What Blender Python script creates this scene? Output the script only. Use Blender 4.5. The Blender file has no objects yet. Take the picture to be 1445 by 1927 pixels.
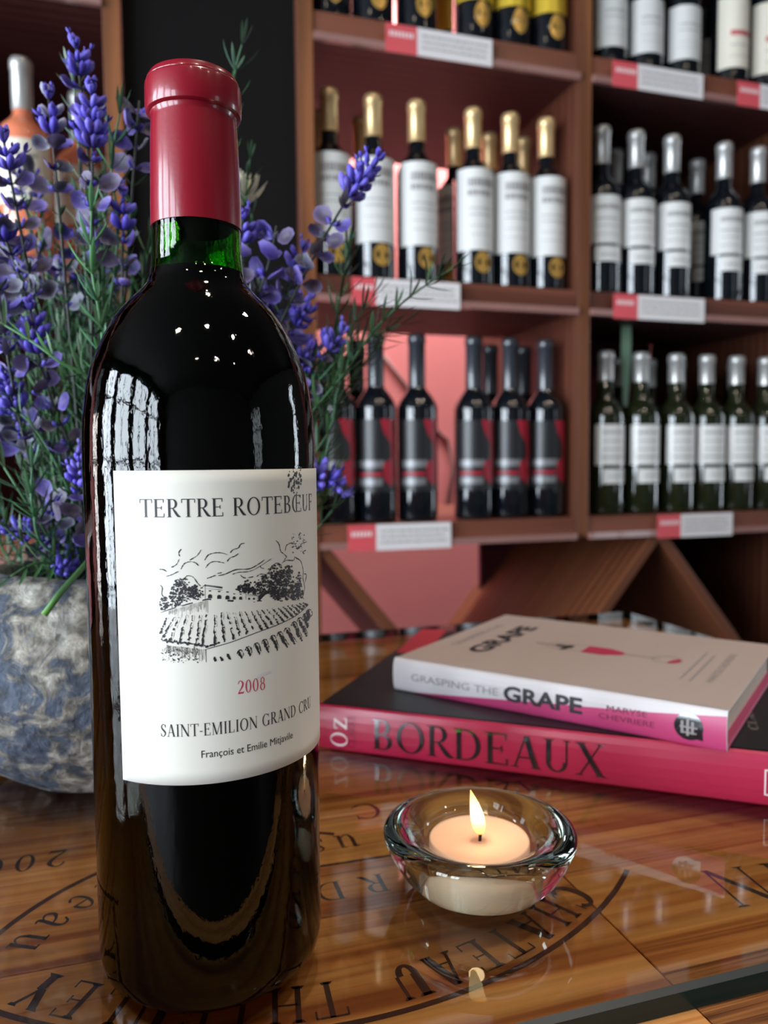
import bpy, bmesh, math, random
from mathutils import Vector, Matrix, noise
random.seed(11)
S = bpy.context.scene
COL = S.collection
R = math.radians
# ---------------------------------------------------------------- camera
H = 0.160; FPX = 1450.0; PITCH = R(3.69); ROLL = R(-0.52)
fw = Vector((0, math.cos(PITCH), -math.sin(PITCH))); up0 = Vector((0, math.sin(PITCH), math.cos(PITCH))); rt0 = Vector((1, 0, 0))
rt = rt0*math.cos(ROLL) + up0*math.sin(ROLL); up = up0*math.cos(ROLL) - rt0*math.sin(ROLL)
cd = bpy.data.cameras.new('camera'); cam = bpy.data.objects.new('camera', cd); COL.objects.link(cam)
cam.matrix_world = Matrix(((rt.x, up.x, -fw.x, 0), (rt.y, up.y, -fw.y, 0), (rt.z, up.z, -fw.z, H), (0, 0, 0, 1)))
cd.sensor_fit = 'HORIZONTAL'; cd.sensor_width = 36.0; cd.lens = FPX/1445*36.0
cd.clip_start = 0.01; cd.clip_end = 50
cd.dof.use_dof = True; cd.dof.focus_distance = 0.235; cd.dof.aperture_fstop = 16.5
S.camera = cam
# ---------------------------------------------------------------- world, exposure
w = bpy.data.worlds.new('world'); S.world = w; w.use_nodes = True
w.node_tree.nodes['Background'].inputs[0].default_value = (0.75, 0.85, 1.0, 1)
w.node_tree.nodes['Background'].inputs[1].default_value = 0.6
S.view_settings.view_transform = 'Standard'; S.view_settings.look = 'None'
S.view_settings.gamma = 1.0; S.view_settings.use_curve_mapping = False
S.view_settings.exposure = 0.12
S.cycles.max_bounces = 12; S.cycles.transmission_bounces = 10; S.cycles.transparent_max_bounces = 16
S.cycles.sample_clamp_indirect = 6.0
S.cycles.use_denoising = True
TH = R(17.0)                       # shelves, table and room all run along this heading
UV = Matrix.Rotation(TH, 4, 'Z')
def W3(u, v, z): return UV @ Vector((u, v, z))
def area(name, loc, nrm, sx, sy, power, colr, vis=True):
    l = bpy.data.lights.new(name, 'AREA'); l.shape = 'RECTANGLE'; l.size = sx; l.size_y = sy; l.energy = power; l.color = colr
    o = bpy.data.objects.new(name, l); COL.objects.link(o); o.location = loc
    o.rotation_euler = (-Vector(nrm)).to_track_quat('Z', 'Y').to_euler(); return o
UL, UR, VF, VB, ZF, ZC = -2.6, 3.2, -3.0, 2.25, -0.78, 1.62
DAY = (0.80, 0.90, 1.0)
LWIN = [(-2.45, -1.65), (-1.45, -0.65), (-0.45, 0.35), (0.55, 1.15)]
FILLWIN = (1.76, 2.20)     # extra left-wall bay (v range), added to light the pink wall
for a, b in LWIN:
    area('window_daylight', W3(UL-0.06, (a+b)/2, 0.45), UV.to_3x3() @ Vector((1, 0, 0)), b-a, 1.9, 86*(b-a)/0.8, DAY)
RWIN = [(-2.75, -1.95, 9), (0.75, 1.15, 22)]
for a, b, p in RWIN:
    area('window_daylight', W3(UR+0.06, (a+b)/2, 0.35), UV.to_3x3() @ Vector((-1, 0, 0)), b-a, 1.7, p, DAY)
area('window_daylight', W3(UL-0.06, 1.98, 0.0), UV.to_3x3() @ Vector((1, 0.10, 0)), .44, 1.3, 16, (1.0, 0.95, 0.92))  # window light added behind the shelves for the pink wall
area('wall_fill', W3(0.42, 1.98, 1.50), UV.to_3x3() @ Vector((0, 0.35, -1)), 1.3, 0.2, 46, (1.0, 0.93, 0.88))  # unseen fill light added behind the shelves to brighten the pink wall
# ---------------------------------------------------------------- pixel helpers (real planes)
def ray(px, py): return fw + rt*((px-722.5)/FPX) - up*((py-963.5)/FPX)
def atz(px, py, z=0.0):
    d = ray(px, py); return Vector((0, 0, H)) + d*((z-H)/d.z)
def atY(px, py, Y):
    d = ray(px, py); return Vector((0, 0, H)) + d*(Y/d.y)
VV = Vector((-math.sin(TH), math.cos(TH), 0)); UU = Vector((math.cos(TH), math.sin(TH), 0))
def atv(px, py, V):
    d = ray(px, py); p = Vector((0, 0, H)) + d*(V/d.dot(VV)); return (p.dot(UU), V, p.z)
# ---------------------------------------------------------------- materials
def nodes(name):
    m = bpy.data.materials.new(name); m.use_nodes = True; nt = m.node_tree; return m, nt, nt.nodes['Principled BSDF']
def pm(name, c, rough=0.5, metal=0.0, spec=0.5, coat=0.0, bump=None, var=0.0, vscale=20, emis=None, sub=0.0, sheen=0.0, trans=0.0):
    m, nt, b = nodes(name)
    b.inputs['Base Color'].default_value = (*c, 1); b.inputs['Roughness'].default_value = rough
    b.inputs['Metallic'].default_value = metal; b.inputs['Specular IOR Level'].default_value = spec
    b.inputs['Coat Weight'].default_value = coat; b.inputs['Coat Roughness'].default_value = 0.11 if name == 'crimson_foil' else 0.03
    if sub: 
        b.inputs['Subsurface Weight'].default_value = sub; b.inputs['Subsurface Radius'].default_value = (1, .5, .3); b.inputs['Subsurface Scale'].default_value = 0.006
    if sheen: b.inputs['Sheen Weight'].default_value = sheen
    tc = nt.nodes.new('ShaderNodeTexCoord')
    if var:
        n = nt.nodes.new('ShaderNodeTexNoise'); n.inputs['Scale'].default_value = vscale; n.inputs['Detail'].default_value = 6
        nt.links.new(tc.outputs['Object'], n.inputs['Vector'])
        mx = nt.nodes.new('ShaderNodeMix'); mx.data_type = 'RGBA'
        mx.inputs[6].default_value = tuple(max(0, x*(1-var)) for x in c) + (1,); mx.inputs[7].default_value = tuple(min(1, x*(1+var)) for x in c) + (1,)
        nt.links.new(n.outputs['Fac'], mx.inputs[0]); nt.links.new(mx.outputs[2], b.inputs['Base Color'])
    if bump:
        n = nt.nodes.new('ShaderNodeTexNoise'); n.inputs['Scale'].default_value = bump[0]; n.inputs['Detail'].default_value = 4
        nt.links.new(tc.outputs['Object'], n.inputs['Vector'])
        bp = nt.nodes.new('ShaderNodeBump'); bp.inputs['Strength'].default_value = bump[1]; bp.inputs['Distance'].default_value = bump[2]
        nt.links.new(n.outputs['Fac'], bp.inputs['Height']); nt.links.new(bp.outputs[0], b.inputs['Normal'])
    if emis:
        b.inputs['Emission Color'].default_value = (*emis[:3], 1); b.inputs['Emission Strength'].default_value = emis[3]
    return m
def ramp(nt, pts):
    r = nt.nodes.new('ShaderNodeValToRGB'); e = r.color_ramp.elements
    while len(e) < len(pts): e.new(0.5)
    for k, (p, c) in enumerate(pts): e[k].position = p; e[k].color = (*c, 1)
    return r
def wood(name, dark, mid, light, scale=1.0, rings=9.0, rough=0.45, coat=0.0, stretch=14.0, axis='X', dist=3.0, contrast=1.0):
    m, nt, b = nodes(name); L = nt.links.new
    tc = nt.nodes.new('ShaderNodeTexCoord'); mp = nt.nodes.new('ShaderNodeMapping')
    sc = [scale*stretch]*3; sc['XYZ'.index(axis)] = scale
    mp.inputs['Scale'].default_value = sc; L(tc.outputs['Object'], mp.inputs['Vector'])
    n = nt.nodes.new('ShaderNodeTexNoise'); n.inputs['Scale'].default_value = 1.6; n.inputs['Detail'].default_value = 3; L(mp.outputs[0], n.inputs['Vector'])
    wv = nt.nodes.new('ShaderNodeTexWave'); wv.wave_type = 'BANDS'; wv.bands_direction = 'Y' if axis != 'Y' else 'X'
    wv.inputs['Scale'].default_value = rings/stretch*1.0; wv.inputs['Distortion'].default_value = dist; wv.inputs['Detail'].default_value = 2; wv.inputs['Detail Scale'].default_value = 0.6
    L(mp.outputs[0], wv.inputs['Vector'])
    r1 = ramp(nt, [(0.0, light), (0.55, mid), (0.86, mid), (1.0, dark)]); L(wv.outputs['Fac'], r1.inputs[0])
    mx = nt.nodes.new('ShaderNodeMix'); mx.data_type = 'RGBA'; mx.blend_type = 'MULTIPLY'; mx.inputs[0].default_value = 0.6*contrast
    r2 = ramp(nt, [(0.3, (0.55, 0.5, 0.45)), (0.65, (1, 1, 1))]); L(n.outputs['Fac'], r2.inputs[0])
    L(r1.outputs[0], mx.inputs[6]); L(r2.outputs[0], mx.inputs[7]); L(mx.outputs[2], b.inputs['Base Color'])
    f = nt.nodes.new('ShaderNodeTexNoise'); f.inputs['Scale'].default_value = 30; mp2 = nt.nodes.new('ShaderNodeMapping')
    s2 = [scale*40]*3; s2['XYZ'.index(axis)] = scale*1.5; mp2.inputs['Scale'].default_value = s2
    L(tc.outputs['Object'], mp2.inputs['Vector']); L(mp2.outputs[0], f.inputs['Vector'])
    bp = nt.nodes.new('ShaderNodeBump'); bp.inputs['Strength'].default_value = 0.25; bp.inputs['Distance'].default_value = 0.0006
    L(f.outputs['Fac'], bp.inputs['Height']); L(bp.outputs[0], b.inputs['Normal'])
    b.inputs['Roughness'].default_value = rough; b.inputs['Coat Weight'].default_value = coat
    return m
def pine(name, dark, mid, light, sy=60.0, sx=2.2, rough=.45):
    m, nt, b = nodes(name); L = nt.links.new; tc = nt.nodes.new('ShaderNodeTexCoord')
    def nz(sc, scale, det, dist=0):
        mp = nt.nodes.new('ShaderNodeMapping'); mp.inputs['Scale'].default_value = sc; L(tc.outputs['Object'], mp.inputs[0]); n = nt.nodes.new('ShaderNodeTexNoise')
        n.inputs['Scale'].default_value = scale; n.inputs['Detail'].default_value = det; n.inputs['Distortion'].default_value = dist; L(mp.outputs[0], n.inputs['Vector']); return n
    a = nz((sx, sy, 1), 1.0, 3, .6); r1 = ramp(nt, [(.37, dark), (.43, mid), (.50, light), (.60, light), (.66, mid)]); L(a.outputs['Fac'], r1.inputs[0])
    c = nz((sx*2.5, sy*3, 1), 1.0, 4); r2 = ramp(nt, [(.35, (.72, .66, .6)), (.6, (1.05, 1.03, 1))]); L(c.outputs['Fac'], r2.inputs[0])
    d = nz((sx*1.2, sy*.22, 1), 1.0, 2); r3 = ramp(nt, [(.38, (.75, .62, .5)), (.62, (1.1, 1.06, 1.0))]); L(d.outputs['Fac'], r3.inputs[0])
    m1 = nt.nodes.new('ShaderNodeMix'); m1.data_type = 'RGBA'; m1.blend_type = 'MULTIPLY'; m1.inputs[0].default_value = .8; L(r1.outputs[0], m1.inputs[6]); L(r2.outputs[0], m1.inputs[7])
    m2 = nt.nodes.new('ShaderNodeMix'); m2.data_type = 'RGBA'; m2.blend_type = 'MULTIPLY'; m2.inputs[0].default_value = .9; L(m1.outputs[2], m2.inputs[6]); L(r3.outputs[0], m2.inputs[7]); L(m2.outputs[2], b.inputs['Base Color'])
    bp = nt.nodes.new('ShaderNodeBump'); bp.inputs['Strength'].default_value = .3; bp.inputs['Distance'].default_value = .0004; L(c.outputs['Fac'], bp.inputs['Height']); L(bp.outputs[0], b.inputs['Normal'])
    b.inputs['Roughness'].default_value = rough; return m
def glassmat(name, c, rough=0.0, ior=1.5, bump=None, split=False):
    m = bpy.data.materials.new(name); m.use_nodes = True; nt = m.node_tree
    nt.nodes.remove(nt.nodes['Principled BSDF']); g = nt.nodes.new('ShaderNodeBsdfGlass')
    g.inputs['Color'].default_value = (*c, 1); g.inputs['Roughness'].default_value = rough; g.inputs['IOR'].default_value = ior
    if split:
        nt.nodes.remove(g); g = nt.nodes.new('ShaderNodeBsdfRefraction'); g.inputs['Color'].default_value = (*c, 1); g.inputs['Roughness'].default_value = rough; g.inputs['IOR'].default_value = ior
        gg = nt.nodes.new('ShaderNodeBsdfGlossy'); gg.inputs['Roughness'].default_value = .03; ff = nt.nodes.new('ShaderNodeFresnel'); ff.inputs[0].default_value = ior
        mx = nt.nodes.new('ShaderNodeMixShader'); nt.links.new(ff.outputs[0], mx.inputs[0]); nt.links.new(g.outputs[0], mx.inputs[1]); nt.links.new(gg.outputs[0], mx.inputs[2]); nt.links.new(mx.outputs[0], nt.nodes['Material Output'].inputs[0])
    else: nt.links.new(g.outputs[0], nt.nodes['Material Output'].inputs[0])
    if bump:
        tc = nt.nodes.new('ShaderNodeTexCoord'); mp = nt.nodes.new('ShaderNodeMapping'); mp.inputs['Scale'].default_value = bump[3]
        n = nt.nodes.new('ShaderNodeTexNoise'); n.inputs['Scale'].default_value = bump[0]; n.inputs['Detail'].default_value = 3
        nt.links.new(tc.outputs['Object'], mp.inputs[0]); nt.links.new(mp.outputs[0], n.inputs['Vector'])
        bp = nt.nodes.new('ShaderNodeBump'); bp.inputs['Strength'].default_value = bump[1]; bp.inputs['Distance'].default_value = bump[2]
        nt.links.new(n.outputs['Fac'], bp.inputs['Height']); nt.links.new(bp.outputs[0], g.inputs['Normal'])
        if split: nt.links.new(bp.outputs[0], gg.inputs['Normal'])
    return m
def sheetglass(name, tint):
    m = bpy.data.materials.new(name); m.use_nodes = True; nt = m.node_tree; nt.nodes.remove(nt.nodes['Principled BSDF'])
    t = nt.nodes.new('ShaderNodeBsdfTransparent'); t.inputs[0].default_value = (*tint, 1)
    g = nt.nodes.new('ShaderNodeBsdfGlossy'); g.inputs['Roughness'].default_value = 0.012
    f = nt.nodes.new('ShaderNodeFresnel'); f.inputs['IOR'].default_value = 1.62
    mx = nt.nodes.new('ShaderNodeMixShader'); nt.links.new(f.outputs[0], mx.inputs[0]); nt.links.new(t.outputs[0], mx.inputs[1]); nt.links.new(g.outputs[0], mx.inputs[2])
    nt.links.new(mx.outputs[0], nt.nodes['Material Output'].inputs[0]); return m
def colattr(name, rough=0.5, sheen=0.0, trans=0.15):
    m, nt, b = nodes(name); a = nt.nodes.new('ShaderNodeAttribute'); a.attribute_name = 'Col'
    nt.links.new(a.outputs['Color'], b.inputs['Base Color']); b.inputs['Roughness'].default_value = rough
    return m
M = {}
M['wall_pink'] = pm('wall_pink', (0.80, 0.27, 0.27), 0.8, var=0.05, vscale=2, bump=(60, .1, .002))
M['plaster_dark'] = pm('plaster_dark', (0.075, 0.072, 0.07), 0.9, var=0.1, vscale=3)
M['ceiling'] = pm('ceiling_charcoal', (0.05, 0.047, 0.045), 0.85, var=0.1)
M['floor'] = wood('floor_wood', (0.004, 0.003, 0.003), (0.012, 0.008, 0.006), (0.018, 0.012, 0.009), 1.0)
M['teal'] = pm('teal_paint', (0.01, 0.12, 0.10), 0.5, var=0.05)
M['win_frame'] = pm('window_frame_dark', (0.04, 0.04, 0.045), 0.4, var=0.1)
M['black_panel'] = pm('black_board', (0.0055, 0.005, 0.0052), 0.7, spec=.15, var=0.15, vscale=6)
M['shelf_wood'] = wood('shelf_wood', (0.15, 0.05, 0.02), (0.33, 0.12, 0.045), (0.42, 0.165, 0.065), 1.0, axis='Z', rings=14, rough=0.42)
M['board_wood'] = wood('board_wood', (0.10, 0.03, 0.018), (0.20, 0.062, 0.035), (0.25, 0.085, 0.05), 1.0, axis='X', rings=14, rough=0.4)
M['inner_shade_wood'] = wood('inner_shade_wood', (0.035, 0.009, 0.005), (0.095, 0.027, 0.012), (0.12, 0.037, 0.017), 1.0, axis='Z', rings=14, rough=0.5)  # darker copy of the shelf wood: shade inside the bays put into the colour
M['under_shade_wood'] = wood('under_shade_wood', (0.05, 0.010, 0.010), (0.085, 0.020, 0.018), (0.10, 0.026, 0.024), 1.0, axis='X', rings=14, rough=0.5)  # board undersides: shade and pink bounce put into the colour
M['slat_wood'] = wood('slat_wood', (0.05, 0.014, 0.007), (0.16, 0.05, 0.02), (0.21, 0.072, 0.028), 1.0, axis='X', rings=14, rough=0.5)
M['maroon'] = pm('shade_maroon', (0.12, 0.018, 0.03), 0.7, var=0.15, vscale=3)  # dark tone of the unlit wall put into the colour
M['rail'] = pm('clear_rail', (0.33, 0.17, 0.15), 0.15, spec=0.8, coat=0.6, var=0.1)
M['card_red'] = pm('card_red', (0.72, 0.10, 0.12), 0.35, var=0.05)
M['card_white'] = pm('card_white', (0.80, 0.77, 0.78), 0.35, var=0.03)
M['print_grey'] = pm('print_grey', (0.30, 0.28, 0.28), 0.6, var=0.05)
M['print_pale'] = pm('print_pale', (0.95, 0.75, 0.75), 0.6, var=0.03)
M['glass_dark'] = pm('dark_bottle_glass', (0.004, 0.006, 0.009), 0.04, spec=0.7, coat=0.3, bump=(140, .06, .001))
M['glass_olive'] = pm('olive_bottle_glass', (0.012, 0.016, 0.006), 0.04, spec=0.7, coat=0.3, bump=(140, .06, .001))
M['glass_rose'] = pm('rose_wine_glass', (0.85, 0.25, 0.13), 0.05, spec=0.6, coat=0.5, var=0.1, vscale=6)
M['cap_gold'] = pm('gold_foil', (0.80, 0.56, 0.28), 0.32, metal=0.55, var=0.08, vscale=40)
M['cap_silver'] = pm('pewter_foil', (0.55, 0.54, 0.52), 0.32, metal=0.5, var=0.1, vscale=40)
M['cap_black'] = pm('black_foil', (0.03, 0.035, 0.045), 0.25, spec=0.8, coat=0.3, var=0.1)
M['cap_red'] = pm('crimson_foil', (0.215, 0.003, 0.014), 0.30, spec=0.35, coat=0.55, bump=(700, .12, .0003), var=0.08, vscale=60)
M['paper'] = pm('label_paper', (0.74, 0.74, 0.72), 0.45, coat=.6, var=0.03, vscale=60)
M['paper_cream'] = pm('cream_paper', (0.80, 0.74, 0.62), 0.6, var=0.03)
M['medal'] = pm('gold_medallion', (0.72, 0.42, 0.10), 0.3, metal=0.5, var=0.1)
M['gold_label'] = pm('gold_label', (0.75, 0.52, 0.05), 0.35, metal=0.4, var=0.1)
M['black_label'] = pm('black_label', (0.018, 0.018, 0.02), 0.35, var=0.1)
M['red_print'] = pm('red_print', (0.40, 0.01, 0.03), 0.45, var=0.2)
M['grey_print'] = pm('silver_print', (0.25, 0.25, 0.26), 0.35, metal=0.3, var=0.1)
M['script_red'] = pm('script_red', (0.55, 0.06, 0.08), 0.6, var=0.05)
M['ink'] = pm('black_ink', (0.018, 0.017, 0.022), 0.55, var=0.1)
M['ink_red'] = pm('crimson_ink', (0.50, 0.02, 0.08), 0.55, var=0.1)
M['tear'] = pm('torn_paper', (0.62, 0.58, 0.62), 0.8, var=0.1)
# ---------------------------------------------------------------- mesh helpers
class MB:
    def __init__(s): s.v = []; s.f = []; s.m = []; s.c = []
    def add(s, vs, fs, mi=0, cols=None):
        n = len(s.v); s.v += [tuple(v) for v in vs]; s.f += [tuple(i+n for i in f) for f in fs]; s.m += [mi]*len(fs)
        s.c += cols if cols else [(1, 1, 1)]*len(vs)
    def box(s, x0, x1, y0, y1, z0, z1, mi=0):
        vs = [(x, y, z) for z in (z0, z1) for y in (y0, y1) for x in (x0, x1)]
        s.add(vs, [(0, 2, 3, 1), (4, 5, 7, 6), (0, 1, 5, 4), (2, 6, 7, 3), (0, 4, 6, 2), (1, 3, 7, 5)], mi)
    def lathe(s, prof, seg=32, mi=0, a0=0.0, a1=2*math.pi, c=(0, 0), closed_profile=False):
        full = abs(a1-a0) > 6.28; n = seg if full else seg+1; vs = []; fs = []
        for r, z in prof:
            for k in range(n):
                a = a0+(a1-a0)*k/seg; vs.append((c[0]+r*math.cos(a), c[1]+r*math.sin(a), z))
        P = len(prof)
        for i in range(P-1 if not closed_profile else P):
            j = (i+1) % P
            for k in range(seg):
                k2 = (k+1) % n if full else k+1
                fs.append((i*n+k, i*n+k2, j*n+k2, j*n+k))
        s.add(vs, fs, mi)
    def tube(s, pts, rad, seg=6, mi=0, cols=None):
        vs = []; fs = []; cc = []; N = len(pts)
        for i, p in enumerate(pts):
            t = (Vector(pts[min(i+1, N-1)])-Vector(pts[max(i-1, 0)])).normalized()
            a = t.orthogonal().normalized() if abs(t.z) > .9 else t.cross(Vector((0, 0, 1))).normalized(); b = t.cross(a)
            r = rad[i] if isinstance(rad, (list, tuple)) else rad
            for k in range(seg):
                an = 2*math.pi*k/seg; vs.append(Vector(p)+(a*math.cos(an)+b*math.sin(an))*r)
                cc.append(cols[i] if cols else (1, 1, 1))
        for i in range(N-1):
            for k in range(seg): fs.append((i*seg+k, i*seg+(k+1) % seg, (i+1)*seg+(k+1) % seg, (i+1)*seg+k))
        fs.append(tuple(range(seg))[::-1]); fs.append(tuple((N-1)*seg+k for k in range(seg)))
        s.add(vs, fs, mi, cc)
    def mesh(s, name, mats, smooth=True, colors=False):
        me = bpy.data.meshes.new(name); me.from_pydata(s.v, [], s.f)
        for m in mats: me.materials.append(m)
        me.polygons.foreach_set('material_index', s.m); me.polygons.foreach_set('use_smooth', [smooth]*len(s.f))
        if colors:
            ca = me.color_attributes.new('Col', 'FLOAT_COLOR', 'POINT')
            for i, c in enumerate(s.c): ca.data[i].color = (*c, 1)
        bm = bmesh.new(); bm.from_mesh(me); bmesh.ops.remove_doubles(bm, verts=bm.verts, dist=1e-7)
        bm.to_mesh(me); bm.free(); me.update(); return me
    def build(s, name, mats, parent=None, smooth=True, colors=False, bevel=0, sharp=None):
        if not isinstance(mats, (list, tuple)): mats = [mats]
        me = s.mesh(name, mats, smooth, colors)
        return link(name, me, parent, bevel)
def fixn(me):
    bm = bmesh.new(); bm.from_mesh(me); bmesh.ops.recalc_face_normals(bm, faces=bm.faces); bm.to_mesh(me); bm.free()
def link(name, me, parent=None, bevel=0):
    o = bpy.data.objects.new(name, me); COL.objects.link(o)
    if parent: o.parent = parent
    if bevel:
        b = o.modifiers.new('bevel', 'BEVEL'); b.width = bevel; b.segments = 2; b.limit_method = 'ANGLE'
    return o
def thing(name, label, cat, loc=(0, 0, 0), rz=0, group=None):
    o = bpy.data.objects.new(name, None); COL.objects.link(o); o.location = loc; o.rotation_euler = (0, 0, rz); o.empty_display_size = .02
    o['label'] = label; o['category'] = cat
    if group: o['group'] = group
    return o
def tag(o, label, cat, group=None):
    o['label'] = label; o['category'] = cat
    if group: o['group'] = group
    return o
def copy_tree(o, parent=None):
    c = o.copy(); COL.objects.link(c)
    if parent: c.parent = parent
    for ch in list(o.children): copy_tree(ch, c)
    return c
def boxo(name, x0, x1, y0, y1, z0, z1, mat, parent=None, bevel=0, kind=None):
    b = MB(); cx, cy, cz = (x0+x1)/2, (y0+y1)/2, (z0+z1)/2
    b.box(x0-cx, x1-cx, y0-cy, y1-cy, z0-cz, z1-cz)
    o = b.build(name, mat, parent, smooth=False, bevel=bevel); o.location = (cx, cy, cz)
    if kind:
        o['kind'] = kind
        if not parent: o.location = W3(cx, cy, cz); o.rotation_euler = (0, 0, TH)
    return o
# ---------------------------------------------------------------- serif lettering (own outlines)
TK, TN, SF = 0.135, 0.045, 0.10
def g_stem(x, y0=0, y1=1, w=TK, s0=True, s1=True, sf=SF):
    P = [[(x, y0), (x+w, y0), (x+w, y1), (x, y1)]]
    for f, y in ((s0, y0), (s1, y1)):
        if f:
            d = TN*0.8 if y == y0 else -TN*0.8
            P.append([(x-sf, y), (x+w+sf, y), (x+w+sf*.3, y+d), (x-sf*.3, y+d)])
    return P
def g_bar(x0, x1, y, t=TN): return [[(x0, y-t/2), (x1, y-t/2), (x1, y+t/2), (x0, y+t/2)]]
def g_tick(x, y, h, t=TN): return [[(x-t*.5, y), (x+t*.5, y), (x+t*.5, y+h), (x-t*.5, y+h)]]
def g_diag(x0, y0, x1, y1, wd): return [[(x0-wd/2, y0), (x0+wd/2, y0), (x1+wd/2, y1), (x1-wd/2, y1)]]
def g_serif(xc, y, upw=True, hw=0.15):
    d = -TN*.8 if upw else TN*.8
    return [[(xc-hw, y), (xc+hw, y), (xc+hw*.6, y+d), (xc-hw*.6, y+d)]]
def g_arc(cx, cy, rx, ry, a0, a1, wt=TK, tt=TN, n=20):
    P = []; pr = None
    for k in range(n+1):
        a = R(a0+(a1-a0)*k/n); c, s = math.cos(a), math.sin(a)
        q = ((cx+rx*c, cy+ry*s), (cx+(rx-wt)*c, cy+(ry-tt)*s))
        if pr: P.append([pr[0], q[0], q[1], pr[1]])
        pr = q
    return P
def g_path(pts, n=6):
    P = []; pr = None; L = []
    for i in range(len(pts)-1):                                  # Catmull-Rom through (x, y, width)
        p0 = pts[max(i-1, 0)]; p1 = pts[i]; p2 = pts[i+1]; p3 = pts[min(i+2, len(pts)-1)]
        for k in range(n+(i == len(pts)-2)):
            t = k/n; L.append([0.5*((2*p1[j])+(-p0[j]+p2[j])*t+(2*p0[j]-5*p1[j]+4*p2[j]-p3[j])*t*t+(-p0[j]+3*p1[j]-3*p2[j]+p3[j])*t**3) for j in range(3)])
    for i, (x, y, wd) in enumerate(L):
        a = L[max(i-1, 0)]; b = L[min(i+1, len(L)-1)]; dx, dy = b[0]-a[0], b[1]-a[1]; l = math.hypot(dx, dy) or 1
        q = ((x-dy/l*wd/2, y+dx/l*wd/2), (x+dy/l*wd/2, y-dx/l*wd/2))
        if pr: P.append([pr[0], pr[1], q[1], q[0]])
        pr = q
    return P
def G(ch):
    if ch == 'T': return g_stem(.335, s1=False)+g_bar(0.02, .785, .978)+g_tick(.03, .78, .2)+g_tick(.775, .78, .2), .80
    if ch == 'E': return g_stem(.10)+g_bar(.1, .63, .978)+g_bar(.1, .66, .022)+g_bar(.2, .5, .52)+g_tick(.62, .8, .2)+g_tick(.65, 0, .22)+g_tick(.5, .42, .2), .74
    if ch == 'F': return g_stem(.10)+g_bar(.1, .63, .978)+g_bar(.2, .5, .52)+g_tick(.62, .8, .2)+g_tick(.5, .42, .2), .68
    if ch == 'R': return g_stem(.10)+g_arc(.36, .735, .27, .265, -90, 90)+g_bar(.2, .38, .978)+g_bar(.2, .38, .492)+g_path([(.36, .49, .06), (.5, .3, .12), (.66, .08, .13), (.82, .02, .03)]), .80
    if ch == 'P': return g_stem(.10)+g_arc(.36, .735, .27, .265, -90, 90)+g_bar(.2, .38, .978)+g_bar(.2, .38, .492), .68
    if ch == 'B': return g_stem(.10)+g_arc(.34, .755, .25, .245, -90, 90)+g_arc(.36, .265, .29, .265, -90, 90)+g_bar(.2, .36, .978)+g_bar(.2, .37, .51)+g_bar(.2, .37, .022), .74
    if ch == 'D': return g_stem(.10)+g_arc(.36, .5, .45, .5, -90, 90)+g_bar(.2, .38, .978)+g_bar(.2, .38, .022), .90
    if ch == 'O': return g_arc(.47, .5, .43, .515, 0, 360, TK, TN, 36), .95
    if ch == 'Q': return g_arc(.47, .5, .43, .515, 0, 360, TK, TN, 36), .95
    if ch == 'C': return g_arc(.48, .5, .44, .515, 45, 315, TK, TN, 28)+g_tick(.79, .72, .26)+g_path([(.79, .14, .05), (.84, .24, .03)]), .88
    if ch == 'G': return g_arc(.48, .5, .44, .515, 45, 320, TK, TN, 28)+g_tick(.79, .72, .26)+g_stem(.72, 0.03, .42, TK, False, True, .09), .98
    if ch == 'U': return g_stem(.13, .32, 1, TK, False, True)+g_stem(.67, .32, 1, TN, False, True)+g_arc(.42, .32, .29, .33, 180, 360, TK*.8, TN), .90
    if ch == 'S': return g_path([(.52, .78, .03), (.44, .95, .04), (.27, .975, .05), (.12, .8, .1), (.22, .6, .13), (.42, .42, .14), (.52, .24, .11), (.36, .03, .05), (.18, .04, .04), (.09, .24, .03)])+g_tick(.53, .72, .24)+g_tick(.085, .02, .26), .62
    if ch == 'A': return g_diag(.12, 0, .42, 1, TN)+g_diag(.72, 0, .44, 1, TK*1.15)+g_bar(.2, .62, .33)+g_serif(.12, 0, False, .13)+g_serif(.72, 0, False, .17), .85
    if ch == 'X': return g_diag(.12, 0, .68, 1, TN)+g_diag(.70, 0, .14, 1, TK*1.15)+g_serif(.12, 0, False, .12)+g_serif(.70, 0, False, .16)+g_serif(.14, 1, True, .16)+g_serif(.68, 1, True, .12), .83
    if ch == 'N': return g_stem(.12, 0, 1, TN, True, False)+g_stem(.78, 0, 1, TN, False, True)+g_diag(.80, 0, .13, 1, TK*1.2)+g_serif(.08, 1, True, .1), .95
    if ch == 'M': return g_stem(.12, 0, 1, TN, True, False)+g_stem(.86, 0, 1, TK, True, True)+g_diag(.50, 0, .14, 1, TK)+g_diag(.50, 0, .88, 1, TN)+g_serif(.1, 1, True, .1), 1.12
    if ch == 'I': return g_stem(.12), .38
    if ch == 'L': return g_stem(.10)+g_bar(.1, .62, .022)+g_tick(.62, 0, .24), .70
    if ch == 'H': return g_stem(.12)+g_stem(.66)+g_bar(.2, .7, .51), .93
    if ch == 'Y': return g_stem(.33, 0, .48, TK, True, False)+g_diag(.40, .44, .12, 1, TK)+g_diag(.42, .44, .70, 1, TN)+g_serif(.12, 1, True, .15)+g_serif(.70, 1, True, .12), .82
    if ch == 'K': return g_stem(.10)+g_diag(.26, .42, .66, 1, TN)+g_path([(.36, .58, .1), (.55, .3, .13), (.78, .01, .12)])+g_serif(.66, 1, True, .12)+g_serif(.76, 0, False, .12), .86
    if ch == '-': return g_bar(.04, .32, .36, .07), .36
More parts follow.
